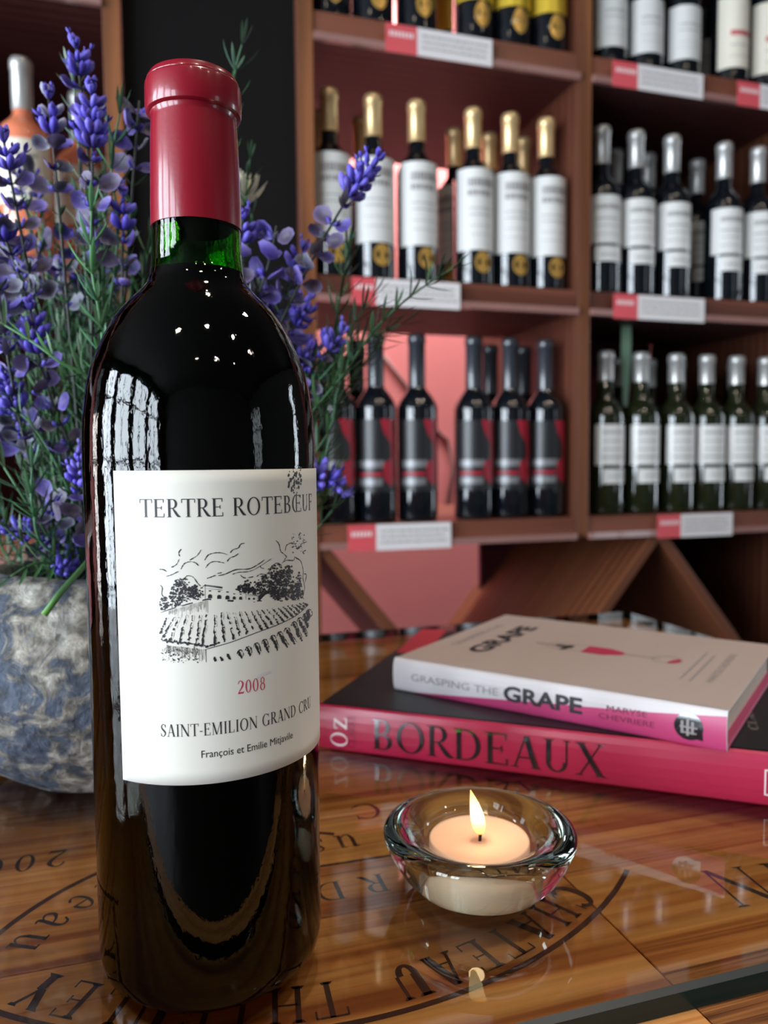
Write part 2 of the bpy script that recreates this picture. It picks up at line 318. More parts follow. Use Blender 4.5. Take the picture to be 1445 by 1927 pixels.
    if ch == '2': return g_path([(.07, .76, .06), (.14, .93, .06), (.30, .97, .05), (.46, .76, .13), (.36, .46, .1), (.16, .2, .06), (.06, .05, .04)])+[[(.05, 0), (.5, 0), (.55, .2), (.49, .12), (.08, .12)]], .58
    if ch == '0': return g_arc(.29, .49, .25, .50, 0, 360, .11, .04, 28), .58
    if ch == '8': return g_arc(.29, .745, .19, .245, 0, 360, .08, .04, 24)+g_arc(.29, .265, .235, .28, 0, 360, .1, .04, 24), .58
    if ch == '1': return g_stem(.2, 0, 1, .12)+g_path([(.06, .84, .03), (.22, .97, .06)]), .5
    if ch == 'u': return g_stem(.1, .2, .68, .11, False, False)+g_bar(.02, .2, .66)+g_stem(.46, 0, .68, .11, False, False)+g_bar(.38, .56, .66)+g_bar(.46, .66, .02)+g_path([(.15, .25, .1), (.22, .05, .07), (.36, .03, .05), (.47, .15, .04)]), .68
    if ch == 'n': return g_stem(.1, 0, .68, .11)+g_stem(.46, 0, .5, .11, True, False)+g_path([(.2, .5, .04), (.33, .65, .06), (.48, .6, .08), (.52, .45, .1)]), .7
    if ch == 'a': return g_path([(.08, .5, .05), (.16, .64, .06), (.32, .65, .06), (.4, .5, .1), (.4, .1, .11), (.46, .02, .06), (.56, .06, .03)])+g_path([(.4, .4, .04), (.2, .33, .06), (.07, .17, .1), (.16, .02, .07), (.3, .05, .05), (.4, .18, .03)]), .58
    if ch == 'e': return g_arc(.28, .335, .25, .345, 0, 320, .1, .04, 24)+g_bar(.08, .52, .36), .56
    if ch == 't': return g_path([(.2, .9, .03), (.2, .6, .11), (.2, .15, .11), (.27, .02, .06), (.4, .08, .03)])+g_bar(.05, .38, .65), .42
    if ch == 's': return g_path([(.36, .55, .03), (.3, .64, .04), (.18, .66, .05), (.09, .54, .08), (.2, .38, .11), (.36, .22, .11), (.3, .04, .06), (.16, .03, .04), (.06, .16, .03)])+g_tick(.37, .48, .18)+g_tick(.06, .02, .18), .45
    if ch == 'z': return g_bar(.05, .48, .64, .06)+g_bar(.03, .5, .03, .06)+g_diag(.1, .02, .42, .66, .13)+g_tick(.06, .5, .14)+g_tick(.49, .02, .14), .54
    if ch == 'h': return g_stem(.1, 0, 1.0, .11, True, False)+g_bar(.0, .15, .98)+g_stem(.46, 0, .5, .11, True, False)+g_path([(.2, .5, .04), (.33, .65, .06), (.48, .6, .08), (.52, .45, .1)]), .7
    if ch == 'c': return g_arc(.28, .335, .25, .345, 40, 320, .1, .04, 24), .5
    if ch == 'OE':
        return g_arc(.40, .5, .38, .515, 90, 270, TK, TN, 20)+g_bar(.38, .95, .978)+g_bar(.38, .98, .022)+g_stem(.42, 0, 1, .1, False, False)+g_bar(.5, .82, .52)+g_tick(.94, .8, .2)+g_tick(.97, 0, .22)+g_tick(.82, .42, .2), 1.04
    return [], .38
def serif(chars, h, width=None, track=0.05, squeeze=None):
    """polygons of a line, centred at x=0, baseline y=0; chars: string or list"""
    P = []; x = 0
    for ch in chars:
        g, adv = G(ch); P += [[(x+a, b) for a, b in q] for q in g]; x += adv+track
    x -= track; sx = (width/(x*h)) if width else 1.0
    return [[((a-x/2)*h*sx, b*h) for a, b in q] for q in P]
def sans(text, h, width=None, bold=0.0, align='CENTER', spacing=1.0):
    c = bpy.data.curves.new('t', 'FONT'); c.body = text; c.size = h/0.73; c.offset = bold*h; c.align_x = 'LEFT'; c.space_character = spacing; c.resolution_u = 3
    o = bpy.data.objects.new('t', c); COL.objects.link(o); bpy.context.view_layer.update()
    me = bpy.data.meshes.new_from_object(o.evaluated_get(bpy.context.evaluated_depsgraph_get()))
    P = [[(me.vertices[i].co.x, me.vertices[i].co.y) for i in p.vertices] for p in me.polygons]
    bpy.data.objects.remove(o); bpy.data.curves.remove(c); bpy.data.meshes.remove(me)
    x0 = min(a for q in P for a, b in q); x1 = max(a for q in P for a, b in q); s = width/(x1-x0) if width else 1
    return [[((a-(x0+x1)/2)*s, b) for a, b in q] for q in P]
def flatpolys(name, polys, mapf, mat, parent, cut=None, kind=None):
    if name == 'print': kind = 'stuff'
    """2-D polygons -> mesh through mapf(x, y) -> 3-D; cut = max strip width in x before mapping"""
    bm = bmesh.new()
    for q in polys:
        vs = [bm.verts.new((a, b, 0)) for a, b in q]
        try: f = bm.faces.new(vs)
        except ValueError: continue
    bmesh.ops.recalc_face_normals(bm, faces=bm.faces)
    for f in bm.faces:
        f.normal_update()
        if f.normal.z < 0: f.normal_flip()
    if cut:
        xs = [v.co.x for v in bm.verts]; x = min(xs)+cut
        while x < max(xs):
            bmesh.ops.bisect_plane(bm, geom=bm.verts[:]+bm.edges[:]+bm.faces[:], plane_co=(x, 0, 0), plane_no=(1, 0, 0)); x += cut
    for v in bm.verts: v.co = mapf(v.co.x, v.co.y)
    me = bpy.data.meshes.new(name); bm.to_mesh(me); bm.free(); me.materials.append(mat)
    o = link(name, me, parent)
    if kind: o['kind'] = kind
    return o
def cyl(Rr, z0=0.0):                 # wraps (arc length, height) round a bottle whose label faces -Y
    return lambda s, z: Vector((Rr*math.sin(s/Rr), -Rr*math.cos(s/Rr), z0+z))
# ================================================================ THE ROOM
boxo('floor', UL-.1, UR+.1, VF-.1, VB+.1, ZF-.05, ZF, M['floor'], kind='structure')
boxo('ceiling', UL-.1, UR+.1, VF-.1, VB+.1, ZC, ZC+.05, M['ceiling'], kind='structure')
boxo('wall_back', UL-.1, UR+.1, VB, VB+.08, ZF, ZC, M['wall_pink'], kind='structure')
boxo('wall_front', UL-.1, UR+.1, VF-.08, VF, ZF, ZC, M['plaster_dark'], kind='structure')
def wall_with_windows(name, u0, u1, wins, z0, z1, idx, teal):
    b = MB(); vs = sorted(wins); prev = VF
    for a, c in vs:
        b.box(u0, u1, prev, a, ZF, ZC); b.box(u0, u1, a, c, ZF, z0); b.box(u0, u1, a, c, z1, ZC); prev = c
    b.box(u0, u1, prev, VB, ZF, ZC)
    o = b.build(name, M['plaster_dark'], smooth=False); o.rotation_euler = (0, 0, TH); o['kind'] = 'structure'
    for k, (a, c) in enumerate(vs):
        f = MB(); t = .03; um = (u0+u1)/2
        for y0, y1 in ((a, a+t), (c-t, c), ((a+c)/2-t/2, (a+c)/2+t/2)): f.box(um-.02, um+.02, y0, y1, z0, z1)
        for zz in (z0+t/2, z1-t/2, z0+(z1-z0)*.72, z0+(z1-z0)*.36): f.box(um-.021, um+.021, a, c, zz-t/2, zz+t/2)
        w_ = f.build('window_%d' % (idx+k), M['win_frame'], smooth=False); w_.rotation_euler = (0, 0, TH); w_['kind'] = 'structure'
wall_with_windows('wall_left', UL-.04, UL, LWIN+[FILLWIN], -.5, 1.4, 1, True)
wall_with_windows('wall_right', UR, UR+.04, [(a, b) for a, b, p in RWIN], -.5, 1.2, 6, False)
boxo('trim_1', UL+.001, UL+.03, VF, VB, 1.42, 1.56, M['teal'], kind='structure')
# ceiling downlights
M['lamp_on'] = pm('lamp_glow', (1, .9, .75), .5, emis=(1, .82, .6, 60))
M['lamp_ring'] = pm('lamp_ring', (.5, .5, .5), .4, metal=.6, var=.05)
DLN = ['first from the left in the row before the table', 'second from the left in the row before the table', 'third from the left in the row before the table', 'rightmost in the row before the table', 'left one of the rear row', 'middle one of the rear row', 'right one of the rear row', 'above the left half of the table', 'above the right end of the table']
dl = None
for i, (u, v_) in enumerate([(-.55, -.5), (.15, -.5), (.85, -.5), (1.5, -.5), (-.2, -1.3), (.45, -1.3), (1.1, -1.3), (.2, .35), (1.0, .35)]):
    if dl is None:
        dl = thing('ceiling_light', 'x', 'light'); a = MB(); a.lathe([(.03, .0), (.045, .0), (.045, -.006), (.03, -.006)], 20, closed_profile=True); a.build('ring', M['lamp_ring'], dl)
        a = MB(); a.lathe([(0.0001, -.002), (.03, -.002)], 20); a.build('lamp', M['lamp_on'], dl)
        o = dl
    else: o = copy_tree(dl)
    o.location = W3(u, v_, ZC-.0005); o['label'] = 'small round warm ceiling downlight, %s' % DLN[i]; o['group'] = 'ceiling downlights'
    sl_ = bpy.data.lights.new('downlight_beam', 'SPOT'); sl_.energy = 9.5; sl_.color = (1, .87, .72); sl_.spot_size = R(125); sl_.spot_blend = .8; sl_.shadow_soft_size = .035
    so_ = bpy.data.objects.new('downlight_beam', sl_); COL.objects.link(so_); so_.location = W3(u, v_, ZC-.02)
# ================================================================ WINE SHELVES (local u, v, z)
V0, VBK = 1.21, 1.68
def pn(z): return z
ZB = [(.024, .059), (.419, .458), (.816, .859), (1.22, 1.26)]            # board bottoms and tops
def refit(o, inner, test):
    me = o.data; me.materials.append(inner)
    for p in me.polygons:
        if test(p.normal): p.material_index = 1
def shelf_unit(label, bays, depths):
    c = (bays[0][0]+bays[-1][1])/2; t = thing('wine_shelf', label, 'shelf', W3(c, V0, ZF), TH); t['c'] = c; tw = .025
    def bx(name, x0, x1, y0, y1, z0, z1, m, par=None, bev=0): return boxo(name, x0-c, x1-c, y0-V0, y1-V0, z0-ZF, z1-ZF, m, par or t, bevel=bev)
    for k, (ua, ub, back) in enumerate(bays):
        if k == 0: refit(bx('upright', ua-tw, ua, V0, VBK, ZF, 1.4, M['shelf_wood'], None, .0015), M['inner_shade_wood'], lambda n: n.y > -.5)
        refit(bx('upright', ub-tw, ub, V0, VBK, ZF if k == len(bays)-1 else .024, 1.4, M['shelf_wood'], None, .0015), M['inner_shade_wood'], lambda n: n.y > -.5)
        for (za, zb), d in zip(ZB, depths):
            s = bx('shelf_board', ua+.0001, ub-tw-.0001, V0+.004, d, za, zb, M['board_wood'], None, .001)
            refit(s, M['under_shade_wood'], lambda n: n.z < -.5)
            r_ = bx('price_rail', ua+.0002, ub-tw-.0002, V0-.006, V0+.0035, za-.004, za+.007, M['rail'], s); r_.location = Vector(r_.location)-Vector(s.location)
        if back: bx('shade_back', ua, ub-tw, VBK, VBK+.012, ZF if ua > 0 else .03, 1.4, M['maroon'])  # dark sheets added to hide the lit pink wall, also from bottle reflections
    return t
sh1 = shelf_unit('reddish wooden wine shelf with two bays of bottles right of the black panel', [(.2626, .753, False), (.753, 1.244, True)], (1.70, 1.50, 1.66, 1.66)); sh2 = sh1
sh3 = shelf_unit('wooden wine shelf at the far left behind the lavender', [(-1.0, -.51, True), (-.51, -.0195, True)], (1.66, 1.50, 1.66, 1.66))  # outer left bay is out of view, added to block the pink wall's reflection
def slat(t, ux, zx, dirn, L=.485, th=.018, d1=1.72):
    ang = math.atan2(1.22, 1.0); c, s_ = math.cos(ang), math.sin(ang); b = MB()
    o = MB(); o.box(-L/2, L/2, -(d1-V0-.004)/2, (d1-V0-.004)/2, -th/2, th/2)
    ob = o.build('diagonal_board', M['slat_wood'], t, smooth=False, bevel=.001)
    ob.location = (ux+dirn*c*L/2-t['c'], (V0+.004+d1)/2-V0, zx-s_*L/2-.004-ZF); ob.rotation_euler = (0, dirn*ang, 0)
slat(sh1, .270, .022, 1); slat(sh1, .900-.0, .022, -1); slat(sh2, .912, .022, 1)
slat(sh3, -.37, .022, 1); slat(sh3, -.03, .022, -1, .40)
bp_ = boxo('black_panel', -.0195+.0005, .2626-.0255, V0+.02, V0+.045, ZF, ZC-.002, M['black_panel'])
bp_.location = W3(*bp_.location); bp_.rotation_euler = (0, 0, TH); tag(bp_, 'tall black panel between the two wooden wine shelves', 'panel')
# price cards on the rails
def card(px0, pxm, px1, zb, tilt, label):
    if px1 > 1445: pass
    u0 = atv(px0, zb_px(zb), V0)[0]; um = atv(pxm, zb_px(zb), V0)[0]; u1 = atv(px1, zb_px(zb), V0)[0]
    t = thing('price_card', label, 'price card', W3((u0+u1)/2, V0-.0075, zb-.008), TH)
    h = .043; c = (u0+u1)/2
    boxo('red_panel', u0-c, um-c, -.001, .0, 0, h, M['card_red'], t); boxo('white_panel', um-c, u1-c, -.001, .0, 0, h, M['card_white'], t)
    q = []; rnd = random.Random(int(px0))
    for k in range(3):
        x = um-c+.008
        while x < u1-c-.012:
            l = rnd.uniform(.004, .012); q.append([(x, .012+k*.009), (x+l, .012+k*.009), (x+l, .0145+k*.009), (x, .0145+k*.009)]); x += l+.002
    flatpolys('print', q, lambda a, b: Vector((a, -.0013, b)), M['print_grey'], t)
    q = []; x = u0-c+.006
    while x < um-c-.008:
        q.append([(x, .024), (x+.004, .024), (x+.004, .032), (x, .032)]); x += .006
    flatpolys('print', q, lambda a, b: Vector((a, -.0013, b)), M['print_pale'], t)
def zb_px(zb): return {ZB[0][0]: 1000, ZB[1][0]: 560, ZB[2][0]: 110}[zb]
card(723, 782, 922, ZB[2][0], 0, 'red and white price card on the top shelf edge, left bay')
card(1148, 1195, 1318, ZB[2][0], 0, 'red and white price card on the top shelf edge, under three white labels')
card(1383, 1425, 1540, ZB[2][0], 0, 'price card on the top shelf edge, cut by the right picture border')
card(660, 705, 862, ZB[1][0], 0, 'price card on the middle shelf edge behind the green sprig')
card(1150, 1195, 1320, ZB[1][0], 0, 'price card on the middle shelf edge of the right bay')
card(652, 705, 845, ZB[0][0], 0, 'price card on the lowest shelf edge below the black bottles')
card(1232, 1275, 1372, ZB[0][0], 0, 'price card on the lowest shelf edge above the crossed boards')
# ---- shelf bottles
def prof_bord(h, r=.0375, neck=.0143, sh=.60, shoulder=.09, longneck=0.0):
    zs = h*sh; P = [(.0001, .002), (r*.6, .002), (r*.86, .0), (r*.97, .002), (r, .008), (r, zs)]
    for k in range(1, 8):
        t = k/8; a = t*math.pi/2; P.append((neck+(r-neck)*math.cos(a)**.8, zs+shoulder*h*2*t**1.15*.5))
    zt = zs+shoulder*h; P += [(neck*1.02, zt+.004), (neck*.95, h*.985-.0), (neck*.3, h*.99)]
    return P
def make_bottle(kind):
    o = thing('wine_bottle', 'x', 'bottle')
    g = {'a': ('glass_dark', .305), 'b': ('glass_dark', .305), 'c': ('glass_dark', .318), 'd': ('glass_olive', .302), 'e': ('glass_dark', .30), 'f': ('glass_dark', .30), 'g': ('glass_dark', .30), 'r': ('glass_rose', .289)}[kind]
    mat, h = g; sh = .60
    r = .0348 if kind not in 'r' else .0385
    if kind == 'c': sh = .60
    b = MB(); b.lathe(prof_bord(h, r, .0135, sh, .11), 24); bo = b.build('glass', M[mat], o)
    cm, c0 = {'a': ('cap_gold', .237), 'b': ('cap_silver', .237), 'c': ('cap_black', .225), 'd': ('cap_silver', .247), 'e': ('cap_gold', .24), 'f': ('cap_black', .24), 'g': ('cap_black', .24), 'r': ('cap_silver', .215)}[kind]
    b = MB(); rn = .0146; b.lathe([(rn, c0), (rn, h-.016), (rn+.0012, h-.015), (rn+.0012, h-.004), (rn-.001, h), (.0001, h+.0005)], 20); b.build('capsule', M[cm], o)
    def lab(name, mat, half, z0, z1, off=.0004, cen=0, oval=False):
        rr = r+off; b = MB(); n = 14
        vs = []; fs = []
        if oval:
            hw = half; hz = (z1-z0)/2; zc = (z0+z1)/2; vs.append((cyl(rr)(cen, zc))); m_ = 20
            for k in range(m_): a = 2*math.pi*k/m_; vs.append(cyl(rr)(cen+hw*math.cos(a), zc+hz*math.sin(a)))
            fs = [(0, 1+k, 1+(k+1) % m_) for k in range(m_)]
        else:
            for k in range(n+1):
                s = cen-half+2*half*k/n
                vs.append(cyl(rr)(s, z0)); vs.append(cyl(rr)(s, z1))
            fs = [(2*k, 2*k+2, 2*k+3, 2*k+1) for k in range(n)]
        b.add(vs, fs); return b.build(name, M[mat], o)
    rnd = random.Random(ord(kind))
    def lines(rows, half, cen, mat='print_grey'):
        q = []
        for z, hh, dens in rows:
            x = cen-half
            while x < cen+half-.002:
                l = rnd.uniform(.0015, .006); q.append([(x, z), (x+l, z), (x+l, z+hh), (x, z+hh)]); x += l+rnd.uniform(.0008, .0015)*dens
        return flatpolys('print', q, cyl(r+.0006), M[mat], o, cut=.006)
    if kind == 'a':
        lab('label', 'paper', .041, .060, .196); lines([(.165, .014, 1), (.150, .010, 1.5), (.128, .002, 1), (.118, .002, 1), (.10, .0015, 2), (.085, .0015, 2)], .024, .004)
        lab('medallion', 'medal', .0155, .022, .058, cen=.008, oval=True)
    if kind == 'b':
        lab('label', 'paper', .042, .090, .175); lines([(.15, .008, 1), (.132, .003, 1), (.12, .002, 2), (.105, .002, 2)], .024, 0)
        lab('lower_label', 'paper', .030, .058, .085, cen=.006); lines([(.068, .004, 2)], .02, .006)
    if kind == 'c':
        lab('label', 'black_label', .044, .052, .172)
        q = [[(.006, .172), (.034, .172), (.036, .148), (.026, .13), (.012, .15)], [(.024, .14), (.038, .15), (.038, .11), (.028, .10)], [(.010, .098), (.034, .112), (.038, .07), (.026, .06), (.012, .072)]]
        flatpolys('print', q, cyl(r+.0006), M['red_print'], o, cut=.006)
        lines([(.092, .012, .4)], .022, -.012, 'grey_print'); lines([(.078, .006, .4)], .022, -.012, 'red_print'); lines([(.062, .012, .4)], .022, -.012, 'grey_print')
    if kind == 'd':
        lab('label', 'paper', .036, .092, .166); lines([(.15, .004, 1), (.135, .002, 1), (.12, .002, 1), (.105, .003, 1)], .022, 0)
        lab('lower_label', 'paper', .027, .058, .085, cen=.006); lines([(.070, .003, 2)], .016, .006)
    if kind == 'e':
        lab('label', 'gold_label', .044, .068, .175); lab('medallion', 'medal', .014, .024, .066, cen=.006, oval=True)
    if kind == 'f':
        lab('label', 'paper', .040, .030, .125); lines([(.09, .003, 1), (.08, .002, 1), (.06, .001, 2), (.05, .001, 2)], .022, .002)
    if kind == 'g':
        lab('label', 'paper_cream', .040, .030, .16); lines([(.088, .009, .4)], .022, .006, 'script_red'); lines([(.07, .002, 1), (.05, .0015, 1)], .02, .004)
    if kind == 'r':
        lab('label', 'paper_cream', .050, .075, .165); lines([(.14, .005, 1), (.12, .003, 1), (.10, .002, 1)], .026, 0)
    return o
PROTO = {}; PLACED = []
ORD = ['first', 'second', 'third', 'fourth', 'fifth', 'sixth', 'seventh']
def row(pxs, py, V):
    """positions along one row: inside its bay and never touching"""
    us = [atv(p, py, V)[0] for p in pxs]; lo, hi = (-.51, -.0445) if pxs[0] < 200 and pxs[0] > -50 and V < 1.4 and pxs[-1] < 250 else ((.2626, .728) if pxs[-1] < 1090 else (.753, 1.219))
    m = .0354; hi -= m; lo += m
    for _ in range(60):
        us = [min(max(u, lo), hi) for u in us]
        for k in range(len(us)-1):
            d = .0702-(us[k+1]-us[k])
            if d > 0: us[k] -= d/2; us[k+1] += d/2
    return us
def place(kind, px, py, V, zt, label, group, rz=0.0, uu=True):
    first = kind not in PROTO
    if first: PROTO[kind] = make_bottle(kind)
    o = PROTO[kind] if first else copy_tree(PROTO[kind])
    u = px if uu else atv(px, py, V)[0]
    o.location = W3(u, V, zt+.0002); o.rotation_euler = (0, 0, TH+R(rz)); o['label'] = label; o['group'] = group
    return o
VF1, VR = 1.26, 1.345
T0, T1, T2_ = ZB[0][1], ZB[1][1], ZB[2][1]
for i, x in enumerate(row((622, 704, 785, 900, 972, 1046), 450, VF1)):
    place('a', x, 450, VF1, T1, 'gold-capped red wine bottle, %s from left in the middle shelf front row' % ORD[i], 'gold-capped bottles on the middle shelf', random.uniform(-3, 5)-8)
for i, (x, rz) in enumerate(zip(row((600, 682, 866, 938, 1008), 450, VR), (-10, -10, -48, -10, -10))):
    place('a', x, 450, VR, T1, 'gold-capped bottle standing behind, %s from left in the middle shelf back row' % ORD[i], 'gold-capped bottles on the middle shelf', rz)
for i, x in enumerate(row((1131, 1195, 1262, 1360, 1424), 450, VF1)):
    place('b', x, 450, VF1, T1, 'grey-capped bottle with white label, %s from left, front row, middle right shelf' % ORD[i], 'grey-capped bottles on the middle right shelf', random.uniform(-3, 3)-10)
for i, x in enumerate(row((1156, 1218, 1310), 450, VR)):
    place('b', x, 450, VR, T1, 'grey-capped bottle in the back row of the middle right shelf, %s from left' % ORD[i], 'grey-capped bottles on the middle right shelf', -12)
for i, x in enumerate(row((632, 708, 785, 903, 972, 1043), 850, VF1)):
    place('c', x, 850, VF1, T0, 'black bottle with red and black label, %s from left on the lowest shelf front' % ORD[i], 'black bottles on the lowest shelf', random.uniform(-3, 3)-12)
for i, x in enumerate(row((672, 936, 1003), 850, VR)):
    place('c', x, 850, VR, T0, 'black-labelled bottle in the back row of the lowest shelf, %s from left' % ORD[i], 'black bottles on the lowest shelf', -12)
for i, x in enumerate(row((1138, 1204, 1271, 1336, 1399, 1460), 850, VF1)):
    place('d', x, 850, VF1, T0, 'white-labelled bottle, %s from left, front row of the lowest right shelf' % ORD[i], 'white-labelled bottles on the lowest right shelf', random.uniform(-2, 2)-6)
for i, x in enumerate(row((1163, 1229, 1295, 1360, 1424), 850, VR)):
    place('d', x, 850, VR, T0, 'pewter-capped bottle, %s from left, back row of the lowest right shelf' % ORD[i], 'white-labelled bottles on the lowest right shelf', -8)
for i, x in enumerate(row((618, 700, 783, 903, 983, 1055), 20, VF1)):
    place('e', x, 20, VF1, T2_, 'dark bottle with gold seal, %s from left on the top shelf, cut by the frame' % ORD[i], 'gold-sealed bottles on the top shelf', -6)
for i, x in enumerate(row((655, 848, 940), 10, VR+.01)):
    place('e', x, 10, VR+.01, T2_, 'dark bottle in the top shelf back row, %s from left' % ORD[i], 'gold-sealed bottles on the top shelf', -6)
ftop = row((1143, 1211, 1281, 1372, 1437), 60, VF1)
for i, x in enumerate(ftop[:3]):
    place('f', x, 60, VF1, T2_, 'bottle with broad white label, %s from left on the top right shelf' % ORD[i], 'white-labelled bottles on the top right shelf', -8)
place('f', row((1322,), 60, VR)[0], 60, VR, T2_, 'bottle turned sideways on the top right shelf beside the red-script labels', 'white-labelled bottles on the top right shelf', -60)
for i, x in enumerate(ftop[3:]):
    place('g', x, 60, VF1, T2_, 'bottle with red script on a cream label, %s from left, top right shelf' % ORD[i], 'red-script bottles on the top right shelf', -10)
for i, (x, V) in enumerate(((46, 1.26), (152, 1.345))):
    place('r', atv(x, 300, V)[0], 300, V, T1, ('rose wine bottle with silver capsule at the far left behind the lavender', 'rose wine bottle half hidden by the lavender beside the left shelf upright')[i], 'rose wine bottles on the left shelf', -5)
# ================================================================ TABLE
M['pine'] = pine('pine_lid', (.37, .125, .036), (.57, .235, .070), (.74, .38, .135), 80, 1.6)
M['pine_dark'] = pine('pine_dark', (.035, .012, .006), (.22, .085, .028), (.38, .17, .06), 230, 6.0)
M['burn'] = pm('burnt_brown', (0.06, 0.016, 0.009), 0.7, var=.35, vscale=60)
M['burn_blue'] = pm('burnt_black', (0.035, 0.022, 0.026), 0.7, var=.3, vscale=60)
M['top_glass'] = sheetglass('table_glass', (0.93, 0.955, 0.94)); M['edge_glass'] = pm('glass_edge', (0.001, 0.012, 0.012), 0.25, spec=.35, coat=.0, var=.3, vscale=30)
M['edge_chamfer'] = pm('glass_chamfer', (0.035, 0.038, 0.038), 0.3, spec=.5, var=.1)
ZT = -.0084
tb = thing('wooden_table', 'table made of pine wine crate boards with burnt lettering under a glass sheet', 'table', W3(.0, .43, ZF), TH)
def tl(u, v_, z): return (u, v_-.43, z-ZF)          # table-local
def plank(name, u0, u1, v0, v1, mat, z1=ZT):
    o = boxo(name, u0+.0003, u1-.0003, v0+.0003-.43, v1-.0003-.43, z1-.022-ZF, z1-ZF, mat, tb, bevel=.0004); return o
planks = [plank('plank', -.62, .483, .2707, .46, M['pine']), plank('plank', -.62, .157, .170, .2707, M['pine']), plank('plank', .157, .483, .206, .2707, M['pine'], ZT),
          plank('plank', .157, .483, .170, .206, M['pine_dark'], ZT-.0004), plank('plank', -.62, .483, .46, .70, M['pine'])]
for x0, x1, y0, y1 in ((-.6, .46, .175, .19), (-.6, .46, .66, .68), (-.6, -.58, .19, .66), (.44, .46, .19, .66)):
    boxo('apron', x0, x1, y0-.43, y1-.43, ZT-.11-ZF, ZT-.0228-ZF, M['pine_dark'], tb)
for x in (-.57, .42):
    for y in (.192, .61): boxo('leg', x, x+.04, y-.43, y+.04-.43, 0, ZT-.0228-ZF, M['pine_dark'], tb, bevel=.002)
ZP = ZT-ZF+.00012
def ptab(u, v_): return Vector((u, v_-.43, ZP))
# burnt circle emblem: tops of letters face the viewer
def arc_text(chars, cu, cv, rad, h, a_first, a_last, mat, sx=1.0, ring=None, inward=False):
    n = len(chars); P = []
    for i, ch in enumerate(chars):
        if ch == ' ': continue
        a = R(a_first+(a_last-a_first)*i/(n-1)); g, adv = G(ch)
        er = Vector((math.cos(a), math.sin(a))); et = Vector((math.sin(a), -math.cos(a)))   # reading runs clockwise seen upside down
        if inward: er = -er; 
        for q in g:
            P.append([tuple(Vector((cu, cv))+(er if not inward else er)*((b-.5)*h)+Vector((math.cos(a), math.sin(a)))*rad+et*((x-adv/2)*h*sx) for x, b in [p])[0] if False else
                      tuple((Vector((cu, cv))+Vector((math.cos(a), math.sin(a)))*rad+er*((p[1]-.5)*h)+et*((p[0]-adv/2)*h*sx))[:]) for p in q])
    return P
cu, cv = .0609, .3924
name_ = 'CHATEAU THIEULEY'
TK, TN, SF = .23, .095, .12
P = arc_text(name_, cu, cv, .1655, .0165, -56.3, -126.5, None, sx=.80)
TK, TN, SF = .135, .045, .10
def deg_of(u, v_): return math.degrees(math.atan2(v_-cv, u-cu))
lt = flatpolys('burnt_lettering', P, ptab, M['burn'], planks[1]); lt.parent = tb
def ring(cu_, cv_, rad, a0, a1, wd, mat, name='burnt_ring'):
    q = []
    n = 48
    for k in range(n):
        a = R(a0+(a1-a0)*k/n); b = R(a0+(a1-a0)*(k+1)/n)
        q.append([(cu_+(rad-wd/2)*math.cos(a), cv_+(rad-wd/2)*math.sin(a)), (cu_+(rad+wd/2)*math.cos(a), cv_+(rad+wd/2)*math.sin(a)), (cu_+(rad+wd/2)*math.cos(b), cv_+(rad+wd/2)*math.sin(b)), (cu_+(rad-wd/2)*math.cos(b), cv_+(rad-wd/2)*math.sin(b))])
    return flatpolys(name, q, ptab, mat, tb)
ring(cu, cv, .1775, -135, -46, .0022, M['burn']); ring(.028, .248, .097, 60, 175, .0024, M['burn'])
P = arc_text('Chateau', .028, .248, .0835, .0118, 96, 151, None, sx=1.0, inward=True)
# letters of the inner word read right to left, upside down
P = []
wd = 'chateau'; angs = [98, 107, 116, 125, 133, 142, 151]
for ch, a in zip(wd, angs):
    g, adv = G(ch if ch != 'c' else 'C'); aa = R(a); er = -Vector((math.cos(aa), math.sin(aa))); et = Vector((-math.sin(aa), math.cos(aa)))
    for q in g: P.append([tuple((Vector((.028, .248))-er*.0835+er*((p[1]-.35)*.0160)+et*((p[0]-adv/2)*.0155))[:]) for p in q])
flatpolys('burnt_lettering', P, ptab, M['burn_blue'], tb)
def flat_text(chars, h, u, v_, ang, mat, width=None, track=.06):
    c, s_ = math.cos(R(ang)), math.sin(R(ang))
    P = [[(u+a*c-(b-h/2)*s_, v_+a*s_+(b-h/2)*c) for a, b in q] for q in serif(chars, h, width, track)]
    return flatpolys('burnt_lettering', P, ptab, mat, tb)
flat_text('2002', .0145, -.0605, .3478, 180, M['burn_blue'], .046, .25)
flat_text('RD', .013, .0725, .2868, 180, M['burn_blue'], .030, .5)
flat_text('us', .017, .0745, .3215, 180, M['burn'], .022, .3)
flat_text('C', .016, .0968, .3498, 180, M['burn'])
flat_text('12', .014, .1775, .3522, 180, M['burn'], .018)
TKs = TK; TK = .11
flat_text('IN', .026, .2265, .240, 180-6, M['burn_blue'], .036, .25); TK = TKs

flatpolys('burnt_line', [[(.052, .306), (.098, .305), (.098, .3066), (.052, .3076)]], ptab, M['burn_blue'], tb)
